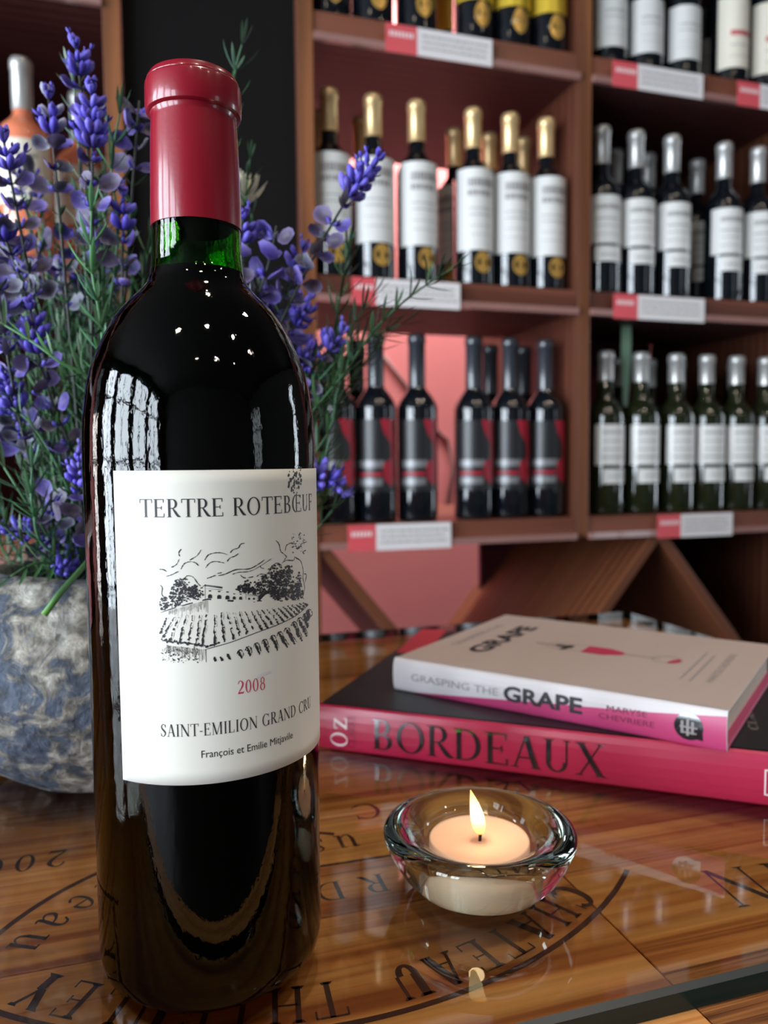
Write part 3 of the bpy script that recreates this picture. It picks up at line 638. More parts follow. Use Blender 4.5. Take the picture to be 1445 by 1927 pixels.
# glass sheet lying on the boards
gb = MB(); u0, u1, v0, v1, z0, z1 = -.70, .483, .1885, .70, -.0080, 0.0; ch = .0016
top = [(u0+ch, v0+ch, z1), (u1-ch, v0+ch, z1), (u1-ch, v1-ch, z1), (u0+ch, v1-ch, z1)]; mid = [(u0, v0, z1-ch), (u1, v0, z1-ch), (u1, v1, z1-ch), (u0, v1, z1-ch)]; bot = [(u0, v0, z0), (u1, v0, z0), (u1, v1, z0), (u0, v1, z0)]
gb.add(top, [(0, 1, 2, 3)], 0)
for A, B, mi in ((mid, top, 2), (bot, mid, 1)):
    for k in range(4): gb.add([A[k], A[(k+1) % 4], B[(k+1) % 4], B[k]], [(0, 1, 2, 3)], mi)
gb.add(bot, [(3, 2, 1, 0)], 3)
M['under_glass'] = bpy.data.materials.new('glass_underside'); M['under_glass'].use_nodes = True; nt = M['under_glass'].node_tree; nt.nodes.remove(nt.nodes['Principled BSDF'])
tr = nt.nodes.new('ShaderNodeBsdfTransparent'); tr.inputs[0].default_value = (.97, .985, .975, 1); nt.links.new(tr.outputs[0], nt.nodes['Material Output'].inputs[0])
go = gb.build('glass_sheet', [M['top_glass'], M['edge_glass'], M['edge_chamfer'], M['under_glass']], smooth=False); go.rotation_euler = (0, 0, TH)
tag(go, 'clear glass sheet with dark green edge lying on the wooden table', 'glass top')
# ================================================================ MAIN BOTTLE
BX, BY = -.0578, .2463; RB = .0358
camang = math.atan2(BX, BY)                                     # direction from bottle to the camera
bt = thing('wine_bottle', 'large dark red wine bottle with cream vineyard label and crimson capsule', 'bottle', (BX, BY, 0), -math.atan2(0-BX, 0-BY) if False else 0)
M['bottle_glass'] = glassmat('green_bottle_glass', (0.26, 0.66, 0.08), 0.0, 1.5, (420, .30, .00022, (1, 1, .45)), True)
outer = [(.0002, .0050), (.020, .0040), (.0275, .0008), (.0295, 0), (.0328, .0010), (.0347, .0034), (.0355, .0080), (.0358, .160), (.0358, .166), (.0354, .174), (.0341, .184), (.0328, .1891), (.0306, .1948), (.0288, .1988), (.0259, .2040), (.0228, .2081), (.0188, .2122), (.0161, .2150), (.0146, .2180), (.01405, .2220), (.0138, .2260), (.0135, .2360), (.0128, .268), (.0128, .2755)]
def inset(p, d): return [(max(r-d, .0002), z) for r, z in p]
inner = [(.0098, .2755), (.0102, .268), (.0110, .236), (.0113, .2260), (.0116, .2215), (.0128, .2160), (.0160, .2108), (.0200, .2063), (.0231, .2022), (.0260, .1970), (.0284, .1922), (.0304, .1860), (.0318, .178), (.0328, .168), (.0330, .160), (.0328, .014), (.031, .0090), (.026, .0085), (.018, .0105), (.0002, .0115)]
b = MB(); b.lathe(outer+inner, 96); g_ = b.build('glass', M['bottle_glass'], bt); fixn(g_.data)
M['wine'] = pm('red_wine', (0.003, 0.0005, 0.0012), 0.3, spec=.0, var=.1)
lvl = .2195; wi = [(r+.0004 if r > .001 else r, z-.0004) for r, z in inner[::-1] if z < lvl-.002]; wi += [(.0121, lvl), (.0001, lvl+.0001)]
b = MB(); b.lathe(wi, 64); o = b.build('wine', M['wine'], bt); fixn(o.data)
b = MB()
cp = [(.01355, .2330), (.01385, .2330), (.0138, .2400), (.0133, .2600), (.01295, .2650), (.01295, .2662), (.0132, .26675), (.01385, .26695), (.0143, .2673), (.0145, .2680), (.0146, .2690), (.01455, .2745), (.0144, .2756), (.0141, .2760), (.0140, .2762), (.01405, .2764), (.0139, .2770), (.0132, .2782), (.0120, .2789), (.0090, .2793), (.0001, .2794)]
b.lathe(cp, 96); o = b.build('capsule', M['cap_red'], bt); o.data.set_sharp_from_angle(angle=R(28))
M['label_cream'] = pm('cream_label', (0.69, 0.675, 0.61), 0.55, bump=(55, .12, .0006), var=.025, vscale=30)
def labpt(px, py, rr=RB+.00035):                                 # where the sight line meets the label
    d = ray(px, py); ox, oy = -BX, -BY; A = d.x*d.x+d.y*d.y; B = 2*(ox*d.x+oy*d.y); C = ox*ox+oy*oy-rr*rr; D = B*B-4*A*C
    if D < 0: D = 0
    t = (-B-math.sqrt(D))/(2*A); p = Vector((0, 0, H))+d*t; return math.atan2(p.x-BX, -(p.y-BY))*rr, p.z
RL = RB+.00035; mcyl = cyl(RL+.00006)
sl, zlt = labpt(213, 886); zlb = labpt(385, 1476)[1]; slb = labpt(229, 1467)[0]
sr_ = sl+.1010
b = MB(); n, mrows = 60, 24; vs = []; fs = []
def lwrap(s, z, off=0):
    wob = 0.0
    e = (s-(sr_-.022))/.022
    if e > 0: wob = .00022*e*(1+math.sin(z*330))*1.0
    return cyl(RL+wob+off)(s, z)
for j in range(mrows+1):
    for k in range(n+1):
        f = j/mrows; s = (sl+(slb-sl)*(1-f)*0)+(sr_-sl)*k/n; vs.append(lwrap(s, zlb+(zlt-zlb)*f))
fs = [(j*(n+1)+k, j*(n+1)+k+1, (j+1)*(n+1)+k+1, (j+1)*(n+1)+k) for j in range(mrows) for k in range(n)]
b.add(vs, fs); lb = b.build('label', M['label_cream'], bt)
so = lb.modifiers.new('thick', 'SOLIDIFY'); so.thickness = .00012; so.offset = -1
def on_label(polys, mat, name, cut=.0012): return flatpolys(name, polys, lambda s, z: lwrap(s, z, .00007), mat, lb, cut=cut)
def line_on_label(polys_fn, pxl, pyl, pxr, pyr, h, mat, name='lettering'):
    s0, za = labpt(pxl, pyl); s1, zb_ = labpt(pxr, pyr); z = (za+zb_)/2
    P = polys_fn(h, s1-s0); return on_label([[(a+(s0+s1)/2, b_+z) for a, b_ in q] for q in P], mat, name)
line_on_label(lambda h, wd: serif(list('TERTRE ROTEB')+['OE']+list('UF'), h, wd, .06), 263, 970, 587, 962, .0050, M['ink'])
line_on_label(lambda h, wd: serif('2008', h, wd, .06), 447, 1304, 500, 1299, .0038, M['ink_red'])
line_on_label(lambda h, wd: serif('SAINT-EMILION GRAND CRU', h, wd, .07), 302, 1379, 585, 1336, .0035, M['ink'])
line_on_label(lambda h, wd: sans('Fran\u00e7ois et Emilie Mitjavile', h, wd), 379, 1420, 551, 1394, .0022, M['ink'])
q = labpt(478, 1280); on_label([[(q[0], q[1]), (q[0]+.002, q[1]+.0006), (q[0]+.0058, q[1]+.0012), (q[0]+.005, q[1]+.0019), (q[0]+.0015, q[1]+.0014)]], M['tear'], 'scuff')
# ---- vineyard drawing
rd = random.Random(5); INK = []
def cpt(cx, cy):
    px = min(280+cx/4.516, 592); py = 1000+cy/4.516; return labpt(px, py)
def stroke(pts, wd=4, jag=0, close=False):
    L = [cpt(x, y) for x, y in pts]; w_ = wd*.000043
    if len(L) < 2: return
    pr = None
    for i, (x, y) in enumerate(L):
        a = L[max(i-1, 0)]; c = L[min(i+1, len(L)-1)]; dx, dy = c[0]-a[0], c[1]-a[1]; l = math.hypot(dx, dy) or 1
        k = w_*(.5+rd.uniform(-.5, .9)*jag); ends = .35 if i in (0, len(L)-1) else 1
        q = ((x-dy/l*k*ends, y+dx/l*k*ends), (x+dy/l*k*ends, y-dx/l*k*ends))
        if pr: INK.append([pr[0], pr[1], q[1], q[0]])
        pr = q
def smooth(pts, n=5):
    L = []
    for i in range(len(pts)-1):
        p0 = pts[max(i-1, 0)]; p1 = pts[i]; p2 = pts[i+1]; p3 = pts[min(i+2, len(pts)-1)]
        for k in range(n+(i == len(pts)-2)):
            t = k/n; L.append(tuple(0.5*((2*p1[j])+(-p0[j]+p2[j])*t+(2*p0[j]-5*p1[j]+4*p2[j]-p3[j])*t*t+(-p0[j]+3*p1[j]-3*p2[j]+p3[j])*t**3) for j in (0, 1)))
    return L
def blob(cx, cy, r, n=9):
    P = [cpt(cx+r*rd.uniform(.55, 1.2)*math.cos(2*math.pi*k/n), cy+r*rd.uniform(.55, 1.2)*math.sin(2*math.pi*k/n)) for k in range(n)]
    c = cpt(cx, cy)
    for k in range(n): INK.append([c, P[k], P[(k+1) % n]])
for s_ in ([(275, 150), (255, 180), (262, 212)], [(445, 155), (410, 205), (345, 245)], [(258, 235), (235, 280), (190, 306)], [(90, 322), (125, 325), (152, 342)], [(145, 382), (190, 370), (255, 338)],
           [(272, 322), (300, 275), (350, 257), (395, 266), (424, 292)], [(474, 245), (505, 200), (560, 183), (620, 183), (668, 198)], [(482, 310), (515, 270), (565, 255), (642, 268)],
           [(692, 182), (715, 155), (760, 140), (780, 108), (815, 100)], [(665, 256), (690, 225), (730, 210), (762, 188)], [(492, 400), (535, 385), (570, 372)], [(580, 358), (620, 350)], [(590, 376), (650, 362), (740, 325), (850, 318), (920, 285), (985, 240)],
           [(710, 364), (760, 348), (850, 340), (920, 310), (1045, 230)], [(945, 290), (955, 308), (980, 315)], [(778, 370), (800, 390), (825, 396)], [(840, 394), (888, 384)], [(915, 385), (950, 362), (1005, 370)],
           [(1080, 75), (1108, 110), (1120, 165), (1145, 188)], [(1160, 170), (1170, 120), (1210, 98), (1250, 110)], [(1250, 145), (1280, 140), (1300, 105), (1345, 88)], [(1145, 188), (1170, 215), (1150, 240)],
           [(1250, 228), (1290, 250), (1312, 330), (1310, 400), (1325, 480), (1305, 560)], [(1320, 360), (1340, 370), (1325, 440)], [(300, 410), (320, 380), (350, 378), (380, 392), (415, 440), (440, 465)], [(95, 455), (115, 480), (110, 530), (128, 560)],
           [(1020, 350), (1040, 300), (1090, 268), (1130, 290)], [(1130, 270), (1165, 245), (1230, 245), (1240, 218), (1275, 235)]):
    stroke(smooth(s_), 4.2, .5)
# chateau
stroke([(478, 470), (480, 575)], 6); stroke([(470, 462), (600, 478), (825, 520)], 6); stroke([(440, 485), (476, 455), (600, 470), (820, 508), (826, 526)], 5); stroke([(478, 450), (480, 470)], 8)
stroke([(478, 484), (600, 495), (822, 528)], 3); stroke([(822, 528), (825, 578)], 5); stroke([(825, 535), (925, 545), (922, 580)], 5); stroke([(828, 548), (918, 553)], 3)
for x, y in ((520, 550), (598, 555), (668, 560), (725, 564), (780, 566), (852, 571), (893, 571)):
    s = 1.0 if x < 700 else .75 if x < 800 else .5
    P = [(x-17*s, y+18*s), (x-17*s, y-6*s), (x-8*s, y-16*s), (x+8*s, y-16*s), (x+17*s, y-6*s), (x+17*s, y+18*s)]; INK.append([cpt(*p) for p in P[::-1]])
    if x < 800: INK.append([cpt(x-9*s, y-40*s), cpt(x+9*s, y-40*s), cpt(x+11*s, y-50*s), cpt(x-11*s, y-50*s)])
stroke([(100, 690), (180, 662), (330, 618), (498, 575), (700, 590), (940, 590), (1130, 590), (1320, 572)], 8, .3); stroke([(500, 575), (502, 692)], 6, .3)
stroke([(520, 583), (900, 600), (1320, 578)], 3)
for x in range(170, 498, 7):                                      # hatched wall
    t = (x-100)/400; y0 = 690-115*t+5; stroke([(x, y0), (x+rd.uniform(-2, 2), y0+rd.uniform(30, 115)*(0.4+.6*t))], 3.2, .6)
stroke([(1112, 575), (1114, 530), (1142, 502), (1178, 525), (1178, 575)], 5)
# trees: clumps of black touches leaving paper lights
def tree(cx, cy, rx, ry, n, dark=.5, lo=None):
    for _ in range(n):
        a = rd.uniform(0, 6.28); q = math.sqrt(rd.random()); x = cx+rx*q*math.cos(a); y = cy+ry*q*math.sin(a)
        if lo and y > lo(x): continue
        if x > cx+rx*.2 and y < cy-ry*.3 and rd.random() < .75: continue
        if rd.random() < dark: blob(x, y, rd.uniform(4, 11), 7)
        else: stroke(smooth([(x-7, y+5), (x-3, y-7), (x+6, y-4), (x+9, y+4)], 3), 4.5, .7)
base = lambda x: 655-(x-180)*.27 if x < 498 else 582
tree(235, 560, 60, 110, 130, .75, base); tree(310, 500, 80, 95, 110, .45, base); tree(400, 520, 65, 60, 90, .5, base); tree(265, 430, 40, 30, 22, .8, base); tree(130, 620, 38, 60, 55, .6, base)
tree(800, 490, 60, 32, 60, .7, base); tree(860, 460, 60, 50, 70, .45, base); tree(900, 530, 60, 50, 110, .8, lambda x: 540); tree(985, 460, 70, 80, 120, .5, base); tree(1080, 350, 75, 75, 120, .75, base); tree(1090, 470, 80, 110, 260, .7, base); tree(1200, 440, 100, 150, 260, .5, base); tree(1255, 520, 60, 80, 110, .55, base)
INK.append([cpt(*p) for p in ((930, 588), (1110, 588), (1110, 520), (1070, 490), (990, 520), (930, 545))][::-1])
for _ in range(60): x = rd.uniform(1215, 1330); blob(x, rd.uniform(10, 190)+rd.uniform(-10, 10), rd.uniform(2, 7), 6)
# vine rows
tops = [(150, 735), (215, 730), (260, 715), (315, 712), (370, 715), (430, 712), (490, 705), (560, 690), (610, 690), (665, 686), (715, 690), (765, 684), (820, 682), (870, 678), (915, 672), (960, 668), (1005, 662), (1050, 655), (1095, 648), (1135, 640), (1175, 632), (1210, 625), (1245, 618), (1280, 610), (1312, 604)]
bots = [(95, 870), (110, 910), (175, 930), (250, 960), (330, 968), (400, 975), (450, 985), (555, 975), (640, 940), (720, 920), (775, 905), (835, 880), (900, 862), (960, 842), (1010, 828), (1060, 808), (1110, 790), (1150, 768), (1190, 745), (1225, 725), (1255, 706), (1285, 690), (1310, 668), (1330, 648), (1342, 625)]
for (x0, y0), (x1, y1) in zip(tops, bots):
    n = 12; L = [(x0+(x1-x0)*k/n+rd.uniform(-5, 5), y0+(y1-y0)*k/n) for k in range(n+1)]
    for k in range(n):
        if rd.random() < .85: stroke([L[k], L[k+1]], 10+13*k/n, 1.0)
        if rd.random() < .6: blob(L[k][0]+rd.uniform(0, 10), L[k][1], 4+8*k/n, 6)
    M2 = [(x+20-6*i/n, y) for i, (x, y) in enumerate(L)]
    for k in range(0, n, 1):
        if rd.random() < .6: stroke([M2[k], (M2[k][0]*.5+M2[k+1][0]*.5+3, M2[k+1][1])], 3, .8)
for x in range(110, 600, 9): blob(x, 925+(x-110)*.12+rd.uniform(-8, 8) if x < 480 else 985-(x-480)*.35, rd.uniform(5, 13), 7)
stroke(smooth([(480, 1003), (700, 940), (900, 865), (1100, 790), (1250, 715), (1355, 625)]), 5); stroke([(485, 1000), (487, 1112)], 6, .5); stroke([(150, 965), (480, 1005)], 5, .5)
for x in range(150, 486, 7): y0 = 968+(x-150)*.11; stroke([(x, y0), (x+rd.uniform(-2, 2), y0+rd.uniform(40, 105))], 3.6, .7)
for _ in range(150):
    x = rd.uniform(105, 420); y = 975+rd.uniform(0, 125)
    if y < 960+(x-100)*.35: stroke([(x, y), (x+8, y+12)], 5, .8); continue
    (blob(x, y+15, rd.uniform(3, 9), 6) if rd.random() < .5 else stroke([(x, y+10), (x+14, y+2)], 4, .8))
for (x0, y0), (x1, y1) in zip([(560, 1070), (612, 1070), (668, 1045), (765, 1015), (835, 985), (905, 955), (975, 925), (1045, 890), (1105, 860), (1165, 825), (1225, 775), (1275, 740), (1320, 705), (1350, 670)],
                              [(570, 1105), (625, 1100), (690, 1088), (790, 1080), (865, 1065), (945, 1050), (1020, 1035), (1100, 1020), (1185, 995), (1250, 968), (1305, 945), (1345, 905), (1352, 830), (1358, 760)]):
    n = 9
    for k in range(n):
        x = x0+(x1-x0)*k/n; y = y0+(y1-y0)*k/n; sz = 8+11*math.sin(math.pi*(k+1)/(n+1))*(.6+(x0-560)/1200); blob(x+rd.uniform(-5, 5), y, sz*.8, 7)
    if x0 > 700: stroke(smooth([(x0-14, y0+28), (x0-8, y0+4), (x0+14, y0-8), (x0+32, y0+6), (x0+40, y0+34), (x1+8, y1-30)]), 4, .9)
on_label(INK, M['ink'], 'vineyard_drawing', cut=None)
INK = []; 
for _ in range(46): px = rd.uniform(543, 568); q = labpt(px, rd.uniform(880, 912) if rd.random() < .7 else rd.uniform(912, 935)); s = rd.uniform(.0002, .0007); INK.append([(q[0]+s*math.cos(k*1.25)*rd.uniform(.5, 1.3), q[1]+s*math.sin(k*1.25)*rd.uniform(.5, 1.3)) for k in range(5)])
on_label(INK, M['ink'], 'print_specks', cut=None)
# ================================================================ CANDLE
CX, CY = .0345, .2800
M['clear_glass'] = glassmat('clear_thick_glass', (0.93, 0.98, 0.955), 0.0, 1.5)
hd = thing('candle_holder', 'round thick clear glass tealight holder standing on the table glass', 'candle holder', (CX, CY, .0001))
b = MB(); b.lathe([(.0002, .0), (.019, .0), (.0205, .0006), (.0245, .0035), (.0300, .0095), (.0338, .0160), (.0356, .0205), (.0358, .0222), (.0350, .0238), (.0330, .0247), (.0300, .0246), (.0262, .0232), (.0225, .0212), (.0207, .0195), (.0200, .0170), (.0198, .0060), (.0190, .0046), (.0002, .0045)], 96)
o = b.build('glass_bowl', M['clear_glass'], hd); fixn(o.data)
M['wax'] = pm('peach_wax', (0.74, 0.52, 0.40), 0.35, sub=.35, var=.03, emis=(1.0, .40, .20, .07))  # faint emission stands in for flame light glowing through the wax
M['wick'] = pm('burnt_wick', (.01, .006, .004), .9, var=.2)
cn = thing('tealight_candle', 'lit peach coloured tealight candle inside the glass holder', 'candle', (CX, CY, .0048))
b = MB(); b.lathe([(.0002, 0), (.0183, 0), (.0187, .0008), (.0187, .0142), (.0183, .0148), (.0176, .0143), (.010, .0139), (.003, .0136), (.0002, .0135)], 64); b.build('wax', M['wax'], cn)
b = MB(); b.tube([(.0002, 0, .0132), (.0004, 0, .0155), (.0003, 0, .0178), (-.0001, 0, .0192)], [.0006, .0006, .0006, .0004], 8); b.build('wick', M['wick'], cn)
M['flame'] = bpy.data.materials.new('flame'); M['flame'].use_nodes = True; nt = M['flame'].node_tree; nt.nodes.remove(nt.nodes['Principled BSDF'])
e = nt.nodes.new('ShaderNodeEmission'); tc = nt.nodes.new('ShaderNodeTexCoord'); sp = nt.nodes.new('ShaderNodeSeparateXYZ'); nt.links.new(tc.outputs['Generated'], sp.inputs[0])
rp = ramp(nt, [(0, (.9, .28, .05)), (.22, (1, .55, .18)), (.45, (1, .82, .5)), (.8, (1, .7, .28)), (1, (1, .45, .1))]); nt.links.new(sp.outputs[2], rp.inputs[0]); nt.links.new(rp.outputs[0], e.inputs[0]); e.inputs[1].default_value = 2.6
nt.links.new(e.outputs[0], nt.nodes['Material Output'].inputs[0])
b = MB(); pts = []; rad = []
for k in range(15):
    t = k/14; pts.append((.0004-.0036*t**1.3, 0, .0158+.0172*t)); rad.append(max(.0001, .0026*(math.sin(math.pi*min(1, t**.62*.98+.02))**.85)))
b.tube(pts, rad, 16); b.build('flame', M['flame'], cn)
fl = bpy.data.lights.new('candle_light', 'POINT'); fl.energy = .03; fl.color = (1, .66, .36); fl.shadow_soft_size = .003
fo = bpy.data.objects.new('candle_light', fl); COL.objects.link(fo); fo.location = (CX-.001, CY, .034)
# ================================================================ BOOKS
M['cover_black'] = pm('black_cover', (0.010, 0.010, 0.012), 0.42, spec=.35, var=.1)
M['pages'] = pm('page_block', (0.78, 0.72, 0.63), 0.8, var=.08, vscale=300)
M['spine_pink'] = pm('crimson_pink_spine', (0.42, 0.016, 0.062), 0.33, spec=.5, var=.06, vscale=12)
M['cover_red'] = pm('red_band', (0.50, 0.012, 0.03), 0.4, var=.05)
M['cover_cream'] = pm('cream_cover', (0.52, 0.41, 0.37), 0.45, var=.02)
M['hot_pink'] = pm('hot_pink', (0.50, 0.05, 0.17), 0.4, var=.03)
M['white_cover'] = pm('white_spine', (0.66, 0.63, 0.66), 0.4, var=.02)
M['foil_white'] = pm('white_foil', (0.85, 0.78, 0.80), 0.3, var=.05)
M['gloss_black'] = pm('raised_black_foil', (0.012, 0.012, 0.018), 0.16, spec=.8, coat=.5, var=.1)
M['dim_print'] = pm('dim_print', (0.15, 0.01, 0.04), 0.5, var=.1)
def book(name, label, org, ang, L, D, T, z, mats, rn=.003):
    t = thing(name, label, 'book', (org[0], org[1], z), ang)
    cv = mats['cover']; ct = .0022
    boxo('front_cover', 0, L, .001, D, T-ct, T, cv, t, bevel=.0006); boxo('back_cover', 0, L, .001, D, 0, ct, mats.get('back', cv), t, bevel=.0006)
    b = MB(); n = 8; prof = []
    for k in range(n+1):
        a = math.pi*k/n; prof.append((-.0024*math.sin(a)*1.0+.001, T/2-T/2*math.cos(a)*1.0))
    vs = []; fs = []
    for x in (0, L):
        for y, zz in prof: vs.append((x, y, zz))
        for y, zz in prof[::-1]: vs.append((x, y+.0022, zz))
    m_ = 2*(n+1)
    for k in range(m_): fs.append((k, (k+1) % m_, m_+(k+1) % m_, m_+k))
    fs.append(tuple(range(m_))[::-1]); fs.append(tuple(range(m_, 2*m_)))
    b.add(vs, fs); sp_ = b.build('spine', mats['spine'], t, smooth=False); fixn(sp_.data)
    boxo('page_block', .004, L-.004, .0035, D-.004, ct+.0001, T-ct-.0001, M['pages'], t)
    return t, sp_
A0 = atz(601, 1408, 0); A1 = atz(1445, 1518, 0); dv = (A1-A0).normalized(); ang1 = math.atan2(dv.y, dv.x)
b1, sp1 = book('book', 'large black Bordeaux wine book with crimson pink spine, underneath the cream book', A0, ang1, .268, .205, .0250, .0002, {'cover': M['cover_black'], 'spine': M['spine_pink']})
def spine_y(z, T): 
    a = math.acos(max(-1, min(1, 1-2*z/T))); return -.0024*math.sin(a)+.001
def on_spine(polys, T, x0, z0, mat, par, name='lettering', off=.00025):
    return flatpolys(name, polys, lambda a, b_: Vector((x0+a, spine_y(z0+b_, T)-off, z0+b_)), mat, par)
def loc_of(px, py, z, org, ang):
    p = atz(px, py, z); d = Matrix.Rotation(-ang, 3, 'Z') @ Vector((p.x-org.x, p.y-org.y, 0)); return d.x, d.y
def spx(px, py, org, ang, yl=-.001):   # spine x by sight line on the vertical spine plane
    n_ = Vector((-math.sin(ang), math.cos(ang), 0)); d = ray(px, py); o_ = Vector((org.x, org.y, 0))+n_*yl; t = (o_-Vector((0, 0, H))).dot(n_)/d.dot(n_); p = Vector((0, 0, H))+d*t
    q = p-Vector((org.x, org.y, 0)); return q.dot(Vector((math.cos(ang), math.sin(ang), 0))), p.z
x0, z0 = spx(700, 1398, A0, ang1); x1, z1 = spx(1140, 1452, A0, ang1)
P = serif('BORDEAUX', .0165, x1-x0, .02); P = [[c for c in q] for q in P]
# cut tall strokes so they follow the rounded spine
def vsplit(polys, step):
    bm = bmesh.new()
    for q in polys:
        try: bm.faces.new([bm.verts.new((a, b_, 0)) for a, b_ in q])
        except ValueError: pass
    ys = [v.co.y for v in bm.verts]; y = min(ys)+step
    while y < max(ys): bmesh.ops.bisect_plane(bm, geom=bm.verts[:]+bm.edges[:]+bm.faces[:], plane_co=(0, y, 0), plane_no=(0, 1, 0)); y += step
    r_ = [[(v.co.x, v.co.y) for v in f.verts] for f in bm.faces]; bm.free(); return r_
on_spine(vsplit(P, .0015), .025, (x0+x1)/2, .0040, M['gloss_black'], sp1, 'raised_lettering', .0004)
def rot90(P): return [[(-b_, a) for a, b_ in q] for q in P]
xo, _ = spx(637, 1370, A0, ang1)
on_spine(vsplit([[(a, b_+.0068) for a, b_ in q] for q in rot90(serif('O', .0098, .0088))], .001), .025, xo+.0052, 0, M['foil_white'], sp1)
on_spine(vsplit([[(a, b_+.0160) for a, b_ in q] for q in rot90(serif('z', .0115, .0070))], .001), .025, xo+.0052, 0, M['foil_white'], sp1)
on_spine(vsplit([[(a, b_+.0120) for a, b_ in q] for q in rot90(serif('CLARKE', .0042, .0185, .12))], .001), .025, xo+.0100, 0, M['dim_print'], sp1)
xl, _ = spx(1438, 1480, A0, ang1); hw = .0058
P = [[(0, 0), (hw*1.6, 0), (hw*1.6, .0006), (0, .0006)], [(0, .0116), (hw*1.6, .0116), (hw*1.6, .0122), (0, .0122)], [(0, 0), (.0006, 0), (.0006, .0122), (0, .0122)], [(hw*1.6-.0006, 0), (hw*1.6, 0), (hw*1.6, .0122), (hw*1.6-.0006, .0122)]]
on_spine(vsplit(P, .0015), .025, xl, .0055, M['foil_white'], sp1, 'logo')
def cover_map(T, off=.00012): return lambda a, b_: Vector((a, b_, T+off))
ra = loc_of(745, 1228, .025, A0, ang1); rb = loc_of(809, 1173.5, .025, A0, ang1); rc = loc_of(856, 1175.5, .025, A0, ang1)
flatpolys('title_band', [[ra, (ra[0]+(rc[0]-rb[0]), ra[1]), (rc[0], .2045), (rb[0], .2045)]], cover_map(.025), M['cover_red'], b1)
P = [[(-b_+(ra[0]+rb[0])/2+.012, a+(ra[1]+rb[1])/2+.012) for a, b_ in q] for q in sans('WINES', .006, .045, 0)]
tx = loc_of(1412, 1375, .025, A0, ang1); tx2 = loc_of(1428, 1320, .025, A0, ang1)
P2 = [[(tx[0]+.004-b_, (tx[1]+tx2[1])/2+a) for a, b_ in q] for q in serif('CLARKE', .0045, .05, .2)]
flatpolys('lettering', P2, cover_map(.025), M['print_grey'], b1)
# upper book
B0 = atz(742, 1298, .0252); B1 = atz(1368, 1417, .0252); dv = (B1-B0).normalized(); ang2 = math.atan2(dv.y, dv.x); LB2 = (B1-B0).length
b2, sp2 = book('book', 'cream Grasping the Grape book with white and pink spine lying on the black book', B0, ang2, LB2, .152, .0192, .0254, {'cover': M['cover_cream'], 'spine': M['white_cover'], 'back': M['hot_pink']})
T2B = .0192
# pink wedge on the spine
P = [[(LB2*.06, 0.0), (LB2*.999, 0.0), (LB2*.999, T2B*.87), (LB2*.8, T2B*.66), (LB2*.5, T2B*.42)]]
on_spine(vsplit([[(a, b_) for a, b_ in q] for q in P], .001), T2B, 0, .0002, M['hot_pink'], sp2, 'pink_wedge', .0001)
xa, _ = spx(775, 1285, B0, ang2); xb, _ = spx(938, 1305, B0, ang2)
on_spine(vsplit(sans('GRASPING THE', .0042, xb-xa), .001), T2B, (xa+xb)/2, .0078, M['print_grey'], sp2)
xa, _ = spx(948, 1325, B0, ang2); xb, _ = spx(1096, 1340, B0, ang2)
on_spine(vsplit(sans('GRAPE', .0082, xb-xa, .045), .001), T2B, (xa+xb)/2, .0062, M['ink'], sp2)
xa, _ = spx(1142, 1345, B0, ang2); xb, _ = spx(1218, 1355, B0, ang2)
on_spine(vsplit(sans('MARYSE', .0030, xb-xa), .001), T2B, (xa+xb)/2, .0102, M['dim_print'], sp2)
xa, _ = spx(1127, 1360, B0, ang2); xb, _ = spx(1232, 1370, B0, ang2)
on_spine(vsplit(sans('CHEVRIERE', .0030, xb-xa), .001), T2B, (xa+xb)/2, .0058, M['dim_print'], sp2)
xc, _ = spx(1296, 1370, B0, ang2); rr = .0066
disc = [[(rr*math.cos(R(a)), rr*math.sin(R(a))+.0094) for a in range(0, 360, 15)], [(.002, .004), (.0065, .0035), (.0062, .0085)]]
on_spine(vsplit(disc, .001), T2B, xc, 0, M['gloss_black'], sp2, 'logo')
lg = [[(-.0035, .006), (-.0023, .006), (-.0023, .012), (-.0035, .012)], [(-.001, .005), (.0002, .005), (.0002, .0145), (-.001, .0125)], [(.0012, .006), (.0024, .006), (.0024, .012), (.0012, .012)], [(-.004, .0088), (.004, .0088), (.004, .0096), (-.004, .0096)], [(-.0035, .0062), (.0036, .0062), (.0036, .0069), (-.0035, .0069)]]
on_spine(vsplit(lg, .001), T2B, xc, 0, M['print_grey'], sp2, 'logo', .0004)
cm_ = cover_map(T2B)
ztop = .0254+T2B
def cl(px, py): return loc_of(px, py, ztop, B0, ang2)
def cover_text(P, pa, pb, mat):       # text running from spine to fore edge, tops to the left
    (xa, ya), (xb, yb) = cl(*pa), cl(*pb); x = (xa+xb)/2; y = (ya+yb)/2
    return flatpolys('lettering', [[(x-b_, y+a) for a, b_ in q] for q in P], cm_, mat, b2)
def span(pa, pb): return abs(cl(*pb)[1]-cl(*pa)[1])
cover_text(sans('GRAPE', .0128, span((902, 1228), (1018, 1182)), .05), (902, 1228), (1018, 1182), M['ink'])
cover_text(sans('GRASPING THE', .0050, span((862, 1215), (945, 1177))), (862, 1215), (945, 1177), M['print_grey'])
for (pa, pb, tx_, h_) in (((1345, 1285), (1385, 1232), 'MARYSE CHEVRIERE', .0042),):
    cover_text(sans(tx_, h_, span(pa, pb)*1.0), pa, pb, M['print_grey'])
for pa, pb in (((1282, 1278), (1330, 1228)), ((1300, 1282), (1345, 1232))):
    q = []; rnd = random.Random(int(pa[0])); (xa, ya), (xb, yb) = cl(*pa), cl(*pb); y = ya
    while y < yb-.004:
        l = rnd.uniform(.002, .006); q.append([(xa-.0012, y), (xa, y), (xa, y+l), (xa-.0012, y+l)]); y += l+.0012
    flatpolys('print', q, cm_, M['print_grey'], b2)
